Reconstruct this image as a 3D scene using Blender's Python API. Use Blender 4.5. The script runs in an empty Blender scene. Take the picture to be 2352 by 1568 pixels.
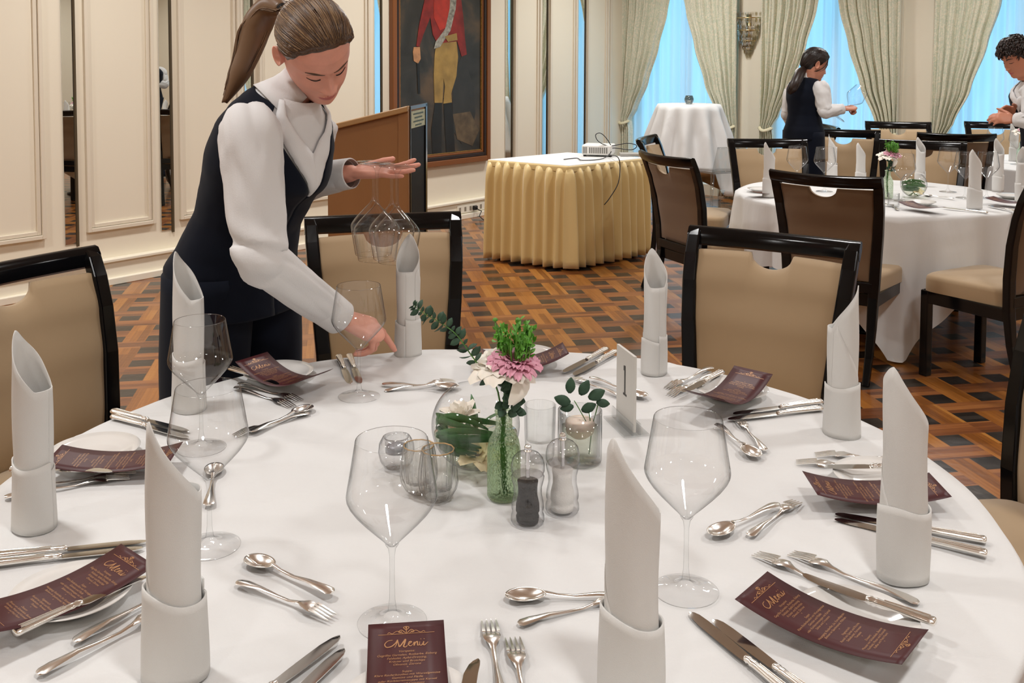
import bpy, bmesh, math, random
from mathutils import Vector, Matrix, noise
from math import sin, cos, pi, radians, sqrt, atan2, exp
random.seed(7)
S = bpy.context.scene
COL = S.collection
# ------------------------------------------------------------------ camera
F_PX, CAM_H, PITCH, ROLL, HORIZON = 2300.0, 1.52, radians(3.2), radians(0.2), 130.0
cam = bpy.data.objects.new('camera', bpy.data.cameras.new('camera'))
COL.objects.link(cam)
cam.location = (0, 0, CAM_H)
cam.rotation_euler = (Matrix.Rotation(pi/2-PITCH, 4, 'X') @ Matrix.Rotation(ROLL, 4, 'Z')).to_euler()
cam.data.sensor_width = 36.0
cam.data.lens = F_PX/2352*36.0
PY = HORIZON + F_PX*math.tan(PITCH)          # row of the optical axis: the photo is a crop below it
cam.data.shift_y = (PY-784.0)/2352.0
cam.data.clip_start = .05
S.camera = cam
# ------------------------------------------------------------------ colour, sky, room light
S.view_settings.view_transform = 'Standard'
S.view_settings.look = 'None'
S.view_settings.gamma = 1.0
S.view_settings.use_curve_mapping = False
S.view_settings.exposure = 0.0
S.cycles.use_denoising = True
S.cycles.max_bounces = 10
S.cycles.transparent_max_bounces = 32
S.cycles.caustics_reflective = False
S.cycles.caustics_refractive = False
S.cycles.sample_clamp_indirect = 4.0
w = bpy.data.worlds.new('evening_sky'); S.world = w; w.use_nodes = True
w.node_tree.nodes['Background'].inputs[0].default_value = (.27, .60, .86, 1)
w.node_tree.nodes['Background'].inputs[1].default_value = 2.0
WU = Vector((.655, .756, 0)).normalized()     # along the mirrored wall, towards the windows
WW = Vector((WU.y, -WU.x, 0))                 # along the window wall, to the right
CEIL = 3.15
LIGHTS = []
def downlight(p, power, col=(1, .99, .975), r=.16):
    d = bpy.data.lights.new('downlight', 'AREA'); d.shape = 'DISK'; d.size = 2*r
    d.energy = power; d.color = col; d.spread = radians(150)
    o = bpy.data.objects.new('downlight', d); COL.objects.link(o); o.location = p
    LIGHTS.append(o)
# ------------------------------------------------------------------ pixels of the photo -> places in the room
def ray(px, py):
    u = (px-1176)/F_PX; v = -(py-PY)/F_PX
    c, s = cos(ROLL), sin(ROLL)
    u, v = u*c-v*s, u*s+v*c
    cp, sp = cos(PITCH), sin(PITCH)
    return Vector((u, cp+v*sp, -sp+v*cp))
def T(px, py, z=.75):
    d = ray(px, py); return Vector((0, 0, CAM_H)) + d*((z-CAM_H)/d.z)
def Dp(px, py, Y):
    d = ray(px, py); return Vector((0, 0, CAM_H)) + d*(Y/d.y)
# ------------------------------------------------------------------ materials
MATS = {}
def nmat(name):
    m = bpy.data.materials.new(name); m.use_nodes = True
    return m, m.node_tree, m.node_tree.nodes, m.node_tree.links
def lin(h):
    h = h.lstrip('#'); o = []
    for i in (0, 2, 4):
        c = int(h[i:i+2], 16)/255; o.append(c/12.92 if c <= .04045 else ((c+.055)/1.055)**2.4)
    return (*o, 1)
def mat(name, col, rough=.5, metal=0, var=0, vscale=8, bump=0, bscale=60, stretch=(1, 1, 1), coat=0, sheen=0, spec=.5, sss=0):
    if name in MATS: return MATS[name]
    m, t, N, L = nmat(name); b = N['Principled BSDF']
    c = lin(col) if isinstance(col, str) else (*col[:3], 1)
    b.inputs['Base Color'].default_value = c
    b.inputs['Roughness'].default_value = rough; b.inputs['Metallic'].default_value = metal
    b.inputs['Specular IOR Level'].default_value = spec
    b.inputs['Coat Weight'].default_value = coat; b.inputs['Sheen Weight'].default_value = sheen
    if sss:
        b.inputs['Subsurface Weight'].default_value = sss; b.inputs['Subsurface Radius'].default_value = (.012, .005, .003)
        b.inputs['Subsurface Scale'].default_value = .6
    if var or bump:
        tc = N.new('ShaderNodeTexCoord'); mp = N.new('ShaderNodeMapping'); mp.inputs['Scale'].default_value = stretch
        L.new(tc.outputs['Object'], mp.inputs[0])
    if var:
        n = N.new('ShaderNodeTexNoise'); n.inputs['Scale'].default_value = vscale; n.inputs['Detail'].default_value = 4
        L.new(mp.outputs[0], n.inputs['Vector'])
        r = N.new('ShaderNodeMapRange'); r.inputs['From Min'].default_value = .3; r.inputs['From Max'].default_value = .7
        r.inputs['To Min'].default_value = 1-var; r.inputs['To Max'].default_value = 1+var
        L.new(n.outputs['Fac'], r.inputs['Value'])
        x = N.new('ShaderNodeVectorMath'); x.operation = 'SCALE'; x.inputs[0].default_value = c[:3]
        L.new(r.outputs[0], x.inputs['Scale']); L.new(x.outputs[0], b.inputs['Base Color'])
    if bump:
        n = N.new('ShaderNodeTexNoise'); n.inputs['Scale'].default_value = bscale; n.inputs['Detail'].default_value = 3
        L.new(mp.outputs[0], n.inputs['Vector'])
        bp = N.new('ShaderNodeBump'); bp.inputs['Strength'].default_value = 1; bp.inputs['Distance'].default_value = bump
        L.new(n.outputs['Fac'], bp.inputs['Height']); L.new(bp.outputs[0], b.inputs['Normal'])
    MATS[name] = m; return m
def glassmat(name, tint=(1, 1, 1), edge=(.55, .57, .56), rough=0.0, base=.02, bump=0, bscale=80, stretch=(1, 1, 1), power=1.0, voronoi=False):
    """thin clear glass: transparent straight on, darker and mirror-like at grazing angles"""
    if name in MATS: return MATS[name]
    m, t, N, L = nmat(name); N.remove(N['Principled BSDF']); out = N['Material Output']
    tr = N.new('ShaderNodeBsdfTransparent'); gl = N.new('ShaderNodeBsdfGlossy'); gl.inputs['Roughness'].default_value = rough
    lw = N.new('ShaderNodeLayerWeight'); lw.inputs['Blend'].default_value = .5
    p5 = N.new('ShaderNodeMath'); p5.operation = 'POWER'; p5.inputs[1].default_value = 5.0
    L.new(lw.outputs['Facing'], p5.inputs[0])
    mixc = N.new('ShaderNodeMix'); mixc.data_type = 'RGBA'
    pw = N.new('ShaderNodeMath'); pw.operation = 'POWER'; pw.inputs[1].default_value = 3.5*power
    L.new(lw.outputs['Facing'], pw.inputs[0]); L.new(pw.outputs[0], mixc.inputs['Factor'])
    mixc.inputs['A'].default_value = (*tint, 1); mixc.inputs['B'].default_value = (*edge, 1)
    L.new(mixc.outputs['Result'], tr.inputs['Color'])
    mx = N.new('ShaderNodeMixShader'); ad = N.new('ShaderNodeMath'); ad.operation = 'MULTIPLY_ADD'
    ad.inputs[1].default_value = .8; ad.inputs[2].default_value = base
    L.new(p5.outputs[0], ad.inputs[0]); L.new(ad.outputs[0], mx.inputs[0])
    L.new(tr.outputs[0], mx.inputs[1]); L.new(gl.outputs[0], mx.inputs[2]); L.new(mx.outputs[0], out.inputs[0])
    if bump:
        tc = N.new('ShaderNodeTexCoord'); mp = N.new('ShaderNodeMapping'); mp.inputs['Scale'].default_value = stretch
        L.new(tc.outputs['Object'], mp.inputs[0])
        n = N.new('ShaderNodeTexVoronoi' if voronoi else 'ShaderNodeTexNoise'); n.inputs['Scale'].default_value = bscale
        L.new(mp.outputs[0], n.inputs['Vector'])
        bp = N.new('ShaderNodeBump'); bp.inputs['Distance'].default_value = bump
        L.new(n.outputs[0], bp.inputs['Height'])
        for q in (gl, lw): L.new(bp.outputs[0], q.inputs['Normal'])
    MATS[name] = m; return m
def glass2(name, tint=(1, 1, 1), fac=.6, rough=0.0, ior=1.45, bump=0, bscale=80, voronoi=False, ttint=None):
    """solid glass: refraction, blended with plain transmission so that light still gets through"""
    m, t, N, L = nmat(name); N.remove(N['Principled BSDF']); out = N['Material Output']
    g = N.new('ShaderNodeBsdfGlass'); g.inputs['Color'].default_value = (*tint, 1); g.inputs['Roughness'].default_value = rough; g.inputs['IOR'].default_value = ior
    tr = N.new('ShaderNodeBsdfTransparent'); tr.inputs[0].default_value = (*(ttint or tint), 1)
    mx = N.new('ShaderNodeMixShader'); mx.inputs[0].default_value = fac
    L.new(tr.outputs[0], mx.inputs[1]); L.new(g.outputs[0], mx.inputs[2]); L.new(mx.outputs[0], out.inputs[0])
    if bump:
        tc = N.new('ShaderNodeTexCoord'); n = N.new('ShaderNodeTexVoronoi' if voronoi else 'ShaderNodeTexNoise'); n.inputs['Scale'].default_value = bscale
        L.new(tc.outputs['Object'], n.inputs['Vector']); bp = N.new('ShaderNodeBump'); bp.inputs['Distance'].default_value = bump
        L.new(n.outputs[0], bp.inputs['Height']); L.new(bp.outputs[0], g.inputs['Normal'])
    MATS[name] = m; return m
# ------------------------------------------------------------------ mesh building
class MB:
    def __init__(s): s.v = []; s.f = []; s.mi = []
    def add(s, vs, fs, mi=0):
        k = len(s.v); s.v += [tuple(p) for p in vs]; s.f += [tuple(i+k for i in f) for f in fs]; s.mi += [mi]*len(fs)
        return s
    def box(s, c, d, R=None, mi=0, taper=1.0):
        vs = []
        for z in (-1, 1):
            q = taper if z > 0 else 1
            for x, y in ((-1, -1), (1, -1), (1, 1), (-1, 1)):
                p = Vector((x*d[0]/2*q, y*d[1]/2*q, z*d[2]/2))
                if R: p = R @ p
                vs.append(p+Vector(c))
        return s.add(vs, [(0, 3, 2, 1), (4, 5, 6, 7), (0, 1, 5, 4), (1, 2, 6, 5), (2, 3, 7, 6), (3, 0, 4, 7)], mi)
    def lathe(s, prof, n=32, c=(0, 0, 0), mi=0, rf=None, cap0=False, cap1=False):
        vs = []; fs = []; c = Vector(c)
        for j, (r, z) in enumerate(prof):
            for i in range(n):
                a = 2*pi*i/n; q = r*(rf(a, z) if rf else 1)
                vs.append(c+Vector((q*cos(a), q*sin(a), z)))
        for j in range(len(prof)-1):
            for i in range(n):
                fs.append((j*n+i, j*n+(i+1) % n, (j+1)*n+(i+1) % n, (j+1)*n+i))
        if cap0: fs.append(tuple(range(n-1, -1, -1)))
        if cap1: fs.append(tuple(range((len(prof)-1)*n, len(prof)*n)))
        return s.add(vs, fs, mi)
    def loft(s, rings, closed=True, cap=True, mi=0):
        n = len(rings[0]); vs = [p for r in rings for p in r]; fs = []
        m = n if closed else n-1
        for j in range(len(rings)-1):
            for i in range(m):
                fs.append((j*n+i, j*n+(i+1) % n, (j+1)*n+(i+1) % n, (j+1)*n+i))
        if cap and closed:
            fs.append(tuple(range(n-1, -1, -1))); k = (len(rings)-1)*n; fs.append(tuple(range(k, k+n)))
        return s.add(vs, fs, mi)
    def tube(s, pts, rad, n=8, mi=0, cap=True, round_=False, flat=1.0, up=None):
        pts = [Vector(p) for p in pts]
        if not hasattr(rad, '__len__'): rad = [rad]*len(pts)
        rad = list(rad)
        if round_:                                # hemispherical ends
            a, b = (pts[0]-pts[1]).normalized(), (pts[-1]-pts[-2]).normalized()
            pre = [(pts[0]+a*rad[0]*sin(t), rad[0]*cos(t)) for t in (1.45, 1.1, .75, .4)]
            post = [(pts[-1]+b*rad[-1]*sin(t), rad[-1]*cos(t)) for t in (.4, .75, 1.1, 1.45)]
            pts = [p for p, _ in pre]+pts+[p for p, _ in post]; rad = [r for _, r in pre]+rad+[r for _, r in post]
        rings = []; prev = Vector(up) if up is not None else None
        for i, p in enumerate(pts):
            d = (pts[min(i+1, len(pts)-1)]-pts[max(i-1, 0)]).normalized()
            if prev is None: prev = d.orthogonal()
            x = (prev-d*prev.dot(d))
            x = x.normalized() if x.length > 1e-6 else d.orthogonal().normalized()
            prev = x; y = d.cross(x)
            rings.append([p+x*(rad[i]*cos(2*pi*k/n))+y*(rad[i]*flat*sin(2*pi*k/n)) for k in range(n)])
        return s.loft(rings, True, cap, mi)
    def grid(s, fn, nu, nv, mi=0):
        vs = [fn(i/nu, j/nv) for j in range(nv+1) for i in range(nu+1)]
        fs = [(j*(nu+1)+i, j*(nu+1)+i+1, (j+1)*(nu+1)+i+1, (j+1)*(nu+1)+i) for j in range(nv) for i in range(nu)]
        return s.add(vs, fs, mi)
    def poly(s, pts, th, axis, mi=0):             # planar outline with a real thickness along axis
        n = len(pts); a = Vector(axis)*th
        vs = [Vector(p) for p in pts]+[Vector(p)+a for p in pts]
        fs = [tuple(range(n-1, -1, -1)), tuple(range(n, 2*n))]+[(i, (i+1) % n, n+(i+1) % n, n+i) for i in range(n)]
        return s.add(vs, fs, mi)
    def ell(s, c, r, n=16, m=10, R=None, mi=0):
        prof = [(sin(pi*j/m), -cos(pi*j/m)) for j in range(m+1)]; vs = []; fs = []
        for q, z in prof:
            q = max(q, 1e-4)
            for i in range(n):
                p = Vector((r[0]*q*cos(2*pi*i/n), r[1]*q*sin(2*pi*i/n), r[2]*z))
                if R: p = R @ p
                vs.append(p+Vector(c))
        for j in range(m):
            for i in range(n): fs.append((j*n+i, j*n+(i+1) % n, (j+1)*n+(i+1) % n, (j+1)*n+i))
        return s.add(vs, fs, mi)
    def mesh(s, name, mats, smooth=True, auto=None):
        me = bpy.data.meshes.new(name); me.from_pydata(s.v, [], s.f)
        if not isinstance(mats, (list, tuple)): mats = [mats]
        for m in mats: me.materials.append(m)
        if any(s.mi): me.polygons.foreach_set('material_index', s.mi)
        bm = bmesh.new(); bm.from_mesh(me); bmesh.ops.recalc_face_normals(bm, faces=bm.faces)
        if auto is not None:
            for e in bm.edges:
                if len(e.link_faces) == 2 and e.calc_face_angle(0) > auto: e.smooth = False
        bm.to_mesh(me); bm.free()
        me.polygons.foreach_set('use_smooth', [bool(smooth)]*len(me.polygons)); me.update()
        return me
    def build(s, name, mats, parent=None, smooth=True, auto=None, bevel=0, sub=0, solid=0, label=None, loc=None):
        o = bpy.data.objects.new(name, s.mesh(name, mats, smooth, auto)); COL.objects.link(o)
        if parent: o.parent = parent
        if loc is not None: o.location = loc
        if solid:
            q = o.modifiers.new('s', 'SOLIDIFY'); q.thickness = solid; q.offset = 0
        if bevel:
            q = o.modifiers.new('b', 'BEVEL'); q.width = bevel; q.segments = 3; q.limit_method = 'ANGLE'; q.angle_limit = radians(40); q.harden_normals = False
        if sub:
            q = o.modifiers.new('d', 'SUBSURF'); q.levels = sub; q.render_levels = sub
        if label: o['label'] = label
        return o
def empty(name, loc=(0, 0, 0), rz=0):
    o = bpy.data.objects.new(name, None); COL.objects.link(o); o.location = loc; o.rotation_euler = (0, 0, rz)
    o.empty_display_size = .05
    return o
def tag(o, label, cat, group=None, kind=None):
    o['label'] = label; o['category'] = cat
    if group: o['group'] = group
    if kind: o['kind'] = kind
    return o
def struct(o): o['kind'] = 'structure'; return o
def dup(src, label=None, group=None):
    def cp(o, par):
        c = o.copy(); COL.objects.link(c)
        if par: c.parent = par
        for ch in KIDS.get(o.name, []): cp(ch, c)
        return c
    c = cp(src, None)
    if label: c['label'] = label
    if group: c['group'] = group
    return c
KIDS = {}
def remember(root):                                # child lists once, so copying stays quick
    for o in [root]+list(root.children_recursive): KIDS[o.name] = list(o.children)
    return root
def frame(o, loc, X, Z=None):                      # place o with its local x along X and local z along Z
    X = Vector(X).normalized(); Z = Vector(Z or (0, 0, 1)); Z = (Z-X*Z.dot(X)).normalized(); Y = Z.cross(X)
    o.matrix_world = Matrix.Translation(Vector(loc)) @ Matrix((X, Y, Z)).transposed().to_4x4()
def sm(a, b, x):
    t = min(1, max(0, (x-a)/(b-a))); return t*t*(3-2*t)
def lerp(tab, x):
    if x <= tab[0][0]: return tab[0][1]
    for (a, p), (b, q) in zip(tab, tab[1:]):
        if x <= b:
            t = (x-a)/(b-a); t = t*t*(3-2*t)*.5+t*.5
            return p+(q-p)*t
    return tab[-1][1]
def fbm(x, y, z=0, s=1): return noise.fractal(Vector((x*s, y*s, z*s)), 1, 2, 3)
# ------------------------------------------------------------------ palette
M_white = mat('white_paint', '#efe9dd', .6)
M_cloth = mat('table_linen', '#dcdcdb', .85, bump=.0004, bscale=900, sheen=.15, spec=.2)
M_napkin = mat('napkin_linen', '#d9d8d5', .9, bump=.0003, bscale=1200, spec=.15)
M_black = mat('black_lacquer', (.003, .003, .0035), .14, spec=.28)
M_beige = mat('taupe_upholstery', '#a68d6c', .62, bump=.0003, bscale=1500, sheen=.3, spec=.3)
M_silver = mat('silver_plate', (.90, .875, .83), .22, metal=1, bump=.00006, bscale=120)
M_steel = mat('steel_blade', (.62, .61, .58), .1, metal=1)
M_porc = mat('porcelain', '#e2e0dc', .12, coat=.4)
M_foot = glassmat('foot_glass', tint=(.995, .995, .995), edge=(.25, .26, .26), base=.03, power=2.2)
M_glass = glassmat('clear_glass', edge=(.07, .08, .08), base=.075, power=1.2)
M_stem = glassmat('solid_glass', tint=(.985, .99, .99), edge=(.12, .13, .13), base=.05, power=1.3)
M_mirror = mat('mirror_glass', (.80, .82, .80), .01, metal=1)
M_brass = mat('brass', (.72, .55, .28), .25, metal=1)
M_chrome = mat('chrome', (.85, .85, .86), .08, metal=1)
M_vest = mat('navy_wool', (.004, .006, .013), .85, spec=.12, sheen=.06)
M_shirt = mat('white_shirt_cotton', '#dcdbdb', .8, spec=.25, bump=.0004, bscale=300)
M_skin = mat('skin', '#e0a18d', .5, var=.07, vscale=25, spec=.35, sss=.15)
M_lip = mat('lips', '#c1706a', .4)
M_leaf = mat('leaf_green', '#46703a', .5, var=.25, vscale=60)
M_euc = mat('eucalyptus_green', '#33503c', .6, var=.2, vscale=60)
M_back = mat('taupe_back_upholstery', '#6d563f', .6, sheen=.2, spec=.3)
M_darkplastic = mat('black_plastic', (.012, .012, .013), .4)
# ================================================================== THE ROOM
P0 = T(248, 650, 0); P1 = T(1080, 496, 0)
WU = (P1-P0); WU.z = 0; WU.normalize(); WW = Vector((WU.y, -WU.x, 0))
def on_line(px, A, d):                             # where the column px (at eye level) meets a vertical wall
    r = ray(px, HORIZON); k = r.x/r.y
    return (A.x-k*A.y)/(k*d.y-d.x)
CORNER = P0+WU*on_line(1441, P0, WU)
tL = lambda px: -on_line(px, CORNER, WU)*-1        # signed distance along WU from the corner (negative towards us)
sW = lambda px: on_line(px, CORNER, WW)
def wallmat():
    m, t, N, L = nmat('cream_wall_paint'); b = N['Principled BSDF']
    b.inputs['Base Color'].default_value = lin('#e8dfcb'); b.inputs['Roughness'].default_value = .55
    return m
M_wall = wallmat()
M_wall2 = mat('cream_moulding_paint', '#dfd5c2', .4)
M_base = mat('skirting_paint', '#ece5d3', .35)
def floormat():
    m, t, N, L = nmat('woven_parquet'); b = N['Principled BSDF']
    tc = N.new('ShaderNodeTexCoord'); sp = N.new('ShaderNodeSeparateXYZ')
    mp = N.new('ShaderNodeMapping'); mp.inputs['Rotation'].default_value = (0, 0, radians(-10)); mp.inputs['Scale'].default_value = (1/.225,)*3
    L.new(tc.outputs['Object'], mp.inputs[0]); L.new(mp.outputs[0], sp.inputs[0])
    def M(op, a, c=None, d=None):
        n = N.new('ShaderNodeMath'); n.operation = op
        for i, q in enumerate((a, c, d)):
            if q is None: continue
            if isinstance(q, (int, float)): n.inputs[i].default_value = q
            else: L.new(q, n.inputs[i])
        return n.outputs[0]
    u, v = sp.outputs[0], sp.outputs[1]
    fu, fv = M('FRACT', u), M('FRACT', v)
    H, V = M('LESS_THAN', fv, .52), M('LESS_THAN', fu, .52)
    par = M('MODULO', M('ADD', M('ADD', M('FLOOR', u), M('FLOOR', v)), 1000), 2)
    HV = M('MULTIPLY', H, V)
    isH = M('SUBTRACT', H, M('MULTIPLY', HV, M('SUBTRACT', 1, par)))
    dark = M('MULTIPLY', M('SUBTRACT', 1, H), M('SUBTRACT', 1, V))
    def wood(a, c, n1, off):                       # a along the strip, c across it
        cv = N.new('ShaderNodeCombineXYZ')
        L.new(M('FLOOR', M('DIVIDE', M('ADD', a, off), 2)), cv.inputs[0]); L.new(M('FLOOR', M('MULTIPLY', c, 5.77)), cv.inputs[1]); cv.inputs[2].default_value = n1
        wn = N.new('ShaderNodeTexWhiteNoise'); L.new(cv.outputs[0], wn.inputs['Vector'])
        c2 = N.new('ShaderNodeCombineXYZ'); L.new(M('MULTIPLY', a, .7), c2.inputs[0]); L.new(M('MULTIPLY', c, 22), c2.inputs[1]); L.new(wn.outputs['Value'], c2.inputs[2])
        g = N.new('ShaderNodeTexNoise'); g.inputs['Scale'].default_value = 1.3; g.inputs['Detail'].default_value = 3; L.new(c2.outputs[0], g.inputs['Vector'])
        return M('ADD', M('MULTIPLY', wn.outputs['Value'], .55), M('MULTIPLY', g.outputs['Fac'], .6))
    def ramp(f, stops):
        r = N.new('ShaderNodeValToRGB'); L.new(f, r.inputs[0]); e = r.color_ramp.elements
        e[0].position, e[0].color = stops[0]; e[1].position, e[1].color = stops[-1]
        for p, c in stops[1:-1]: q = e.new(p); q.color = c
        return r.outputs[0]
    st = [(.15, lin('#42240f')), (.45, lin('#6e3f20')), (.7, lin('#88522a')), (1, lin('#a06a3a'))]
    s2 = [(.15, lin('#5e3416')), (.45, lin('#824d1b')), (.7, lin('#9c6229')), (1, lin('#ad7838'))]
    ch = ramp(wood(u, v, 1, .5), st); cvv = ramp(wood(v, u, 2, .5), s2)
    cd = ramp(wood(u, v, 3, 0), [(.2, lin('#15100c')), (.6, lin('#25201b')), (1, lin('#38322c'))])
    def mix(f, a, c):
        n = N.new('ShaderNodeMix'); n.data_type = 'RGBA'; L.new(f, n.inputs['Factor']); L.new(a, n.inputs['A']); L.new(c, n.inputs['B']); return n.outputs['Result']
    col = mix(dark, mix(isH, cvv, ch), cd)
    L.new(col, b.inputs['Base Color'])
    b.inputs['Roughness'].default_value = .30; b.inputs['Coat Weight'].default_value = .25; b.inputs['Coat Roughness'].default_value = .12
    nb = N.new('ShaderNodeTexNoise'); nb.inputs['Scale'].default_value = 30; L.new(tc.outputs['Object'], nb.inputs['Vector'])
    bp = N.new('ShaderNodeBump'); bp.inputs['Distance'].default_value = .0008; L.new(nb.outputs['Fac'], bp.inputs['Height']); L.new(bp.outputs[0], b.inputs['Normal'])
    return m
ROOM_L, ROOM_W = 13.5, 10.5
def rp(t, s, z, off=0):                            # room point: t from the window wall (negative = towards us), s from the mirrored wall
    return CORNER+WU*t+WW*s+Vector((0, 0, z))
c0, c1, c2, c3 = rp(.6, -.6, 0), rp(.6, ROOM_W+.3, 0), rp(-ROOM_L-.3, ROOM_W+.3, 0), rp(-ROOM_L-.3, -.6, 0)
struct(MB().add([c0, c1, c2, c3]+[p-Vector((0, 0, .12)) for p in (c0, c1, c2, c3)], [(0, 1, 2, 3), (4, 5, 6, 7), (0, 1, 5, 4), (1, 2, 6, 5), (2, 3, 7, 6), (3, 0, 4, 7)]).build('floor', floormat(), smooth=False))
h = Vector((0, 0, CEIL))
struct(MB().add([p+h for p in (c0, c1, c2, c3)]+[p+h+Vector((0, 0, .12)) for p in (c0, c1, c2, c3)], [(0, 1, 2, 3), (4, 5, 6, 7), (0, 1, 5, 4), (1, 2, 6, 5), (2, 3, 7, 6), (3, 0, 4, 7)]).build('ceiling', M_white, smooth=False))
RW = Matrix((WU, -WW, Vector((0, 0, 1)))).transposed()      # local x along the mirrored wall, local y into the wall
RN = Matrix((WW, WU, Vector((0, 0, 1)))).transposed()       # local x along the window wall, local y out through it
def lbox(mb, t0, t1, d0, d1, z0, z1, mi=0):        # box on the mirrored wall; d = distance out into the room
    c = CORNER+WU*((t0+t1)/2)+WW*((d0+d1)/2); mb.box((c.x, c.y, (z0+z1)/2), (abs(t1-t0), abs(d1-d0), z1-z0), RW, mi)
def nbox(mb, s0, s1, d0, d1, z0, z1, mi=0):        # box on the window wall; d = distance into the room
    c = CORNER+WW*((s0+s1)/2)-WU*((d0+d1)/2); mb.box((c.x, c.y, (z0+z1)/2), (abs(s1-s0), abs(d1-d0), z1-z0), RN, mi)
m = MB(); lbox(m, -ROOM_L, .3, -.3, 0, 0, CEIL); struct(m.build('wall_left', M_wall, smooth=False))
m = MB(); lbox(m, -ROOM_L, .3, ROOM_W, ROOM_W+.3, 0, CEIL); struct(m.build('wall_right', M_wall, smooth=False))
m = MB(); c = rp(-ROOM_L-.15, ROOM_W/2, CEIL/2); m.box(c, (ROOM_W+.6, .3, CEIL), RN); struct(m.build('wall_back', M_wall, smooth=False))
# window wall with three openings
WIN = [(sW(1444), sW(1690)), (sW(1770), sW(2057)), (sW(2166), sW(2166)+1.25)]
WIN.append((WIN[2][1]+.45, WIN[2][1]+1.7)); WIN.append((WIN[3][1]+.45, WIN[3][1]+1.7))
ZH = 2.75
m = MB(); edges = [-.02]+[x for ab in WIN for x in ab]+[ROOM_W]
for a, b in zip(edges[::2], edges[1::2]):
    if b > a: nbox(m, a, b, -.3, 0, 0, CEIL)
for a, b in WIN: nbox(m, a, b, -.3, 0, ZH, CEIL); nbox(m, a, b, -.3, 0, 0, .12)
struct(m.build('wall_front', M_wall, smooth=False))
M_pane = glassmat('window_glass', tint=(.95, .98, 1), edge=(.7, .75, .8))
for i, (a, b) in enumerate(WIN):
    m = MB()
    for q in (a, (a+b)/2-.025, b-.05): nbox(m, q, q+.05, -.22, -.16, .12, ZH)
    nbox(m, a, b, -.22, -.16, .12, .18); nbox(m, a, b, -.22, -.16, ZH-.06, ZH)
    wo = struct(m.build('window_%d' % (i+1), M_white, smooth=False))
    m = MB(); nbox(m, a, b, -.195, -.19, .15, ZH-.03); m.build('window_pane', M_pane, wo, smooth=False)
# pilaster panels between the windows
def panel_ring(mb, fn, a, b, z0, z1, w_=.03, d=.018):
    for k, (o, dd) in enumerate(((0, d), (w_*.55, d*.55))):
        fn(mb, a+o, a+o+w_*.5, 0, dd, z0+o, z1-o); fn(mb, b-o-w_*.5, b-o, 0, dd, z0+o, z1-o)
        fn(mb, a+o+w_*.5, b-o-w_*.5, 0, dd, z0+o, z0+o+w_*.5); fn(mb, a+o+w_*.5, b-o-w_*.5, 0, dd, z1-o-w_*.5, z1-o)
m = MB()
for (a, b) in ((WIN[0][1], WIN[1][0]), (WIN[1][1], WIN[2][0]), (WIN[2][1], WIN[3][0])):
    a2, b2 = a+.035, b-.035
    panel_ring(m, nbox, a2, b2, .36, 2.9, .035, .022)
struct(m.build('trim_1', M_wall2, smooth=False))
m = MB()
for (a, b) in ((WIN[0][1], WIN[1][0]), (WIN[1][1], WIN[2][0]), (WIN[2][1], WIN[3][0])):
    nbox(m, a, b, 0, .03, 0, .2); nbox(m, a-.01, b+.01, 0, .06, 0, .05); nbox(m, a, b, 0, .04, .2, .225)
struct(m.build('baseboard_front', M_base, smooth=False, bevel=.004))
# mirrored wall: panels, narrow mirrors, skirting ledge
MIR = [(140, 166), (364, 388), (560, 576), (859, 873), (1160, 1174), (1245, 1255), (1327, 1342)]
mt = [(tL(a), tL(b)) for a, b in MIR]
PANELS = [(mt[0][0]-1.3, mt[0][0]-.13), (mt[0][1]+.07, mt[1][0]-.05), (mt[1][1]+.06, mt[2][0]-.05), (mt[2][1]+.06, mt[3][0]-.06),
          (mt[4][1]+.04, mt[5][0]-.04), (mt[5][1]+.04, mt[6][0]-.04), (mt[6][1]+.04, -.42)]
m = MB()
for a, b in PANELS: panel_ring(m, lbox, a, b, .36, 2.9, .05, .028)
lbox(m, -.40, -.36, 0, .03, .0, CEIL)
struct(m.build('trim_2', M_wall2, smooth=False, bevel=.003))
m = MB(); lbox(m, -ROOM_L, 0, 0, .05, 0, .15); lbox(m, -ROOM_L, 0, 0, .085, .0, .045); lbox(m, -ROOM_L, 0, .0, .07, .15, .17)
struct(m.build('baseboard_left', M_base, smooth=False, bevel=.004))
ORD = ['nearest to the left edge of the photo', 'second from the left edge of the photo', 'just left of the leaning waitress', 'between waitress and portrait',
       'first to the right of the portrait', 'second to the right of the portrait', 'closest to the window corner']
for i, (a, b) in enumerate(mt):
    m = MB(); lbox(m, a, b, .001, .007, .30, 2.95)
    o = m.build('wall_mirror', M_mirror, smooth=False); tag(o, 'tall narrow mirror strip let into cream wall, '+ORD[i], 'mirror', 'narrow mirror strips in the cream wall')
    m = MB(); lbox(m, b, b+.014, 0, .016, .28, 2.97)
    m.build('dark_edge', mat('mirror_edge', '#4f4330', .4), o, smooth=False)
# downlights in the ceiling (the lamps themselves are above the crop)
M_lampf = mat('lamp_glow', (1, .9, .75), .5)
for i in range(5):
    for j in range(4):
        p = rp(-1.5-2.6*i, 1.3+2.6*j, CEIL-.03)
        downlight(p, (37 if j == 0 else 21)*(1.45 if i == 0 and j else 1))
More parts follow.
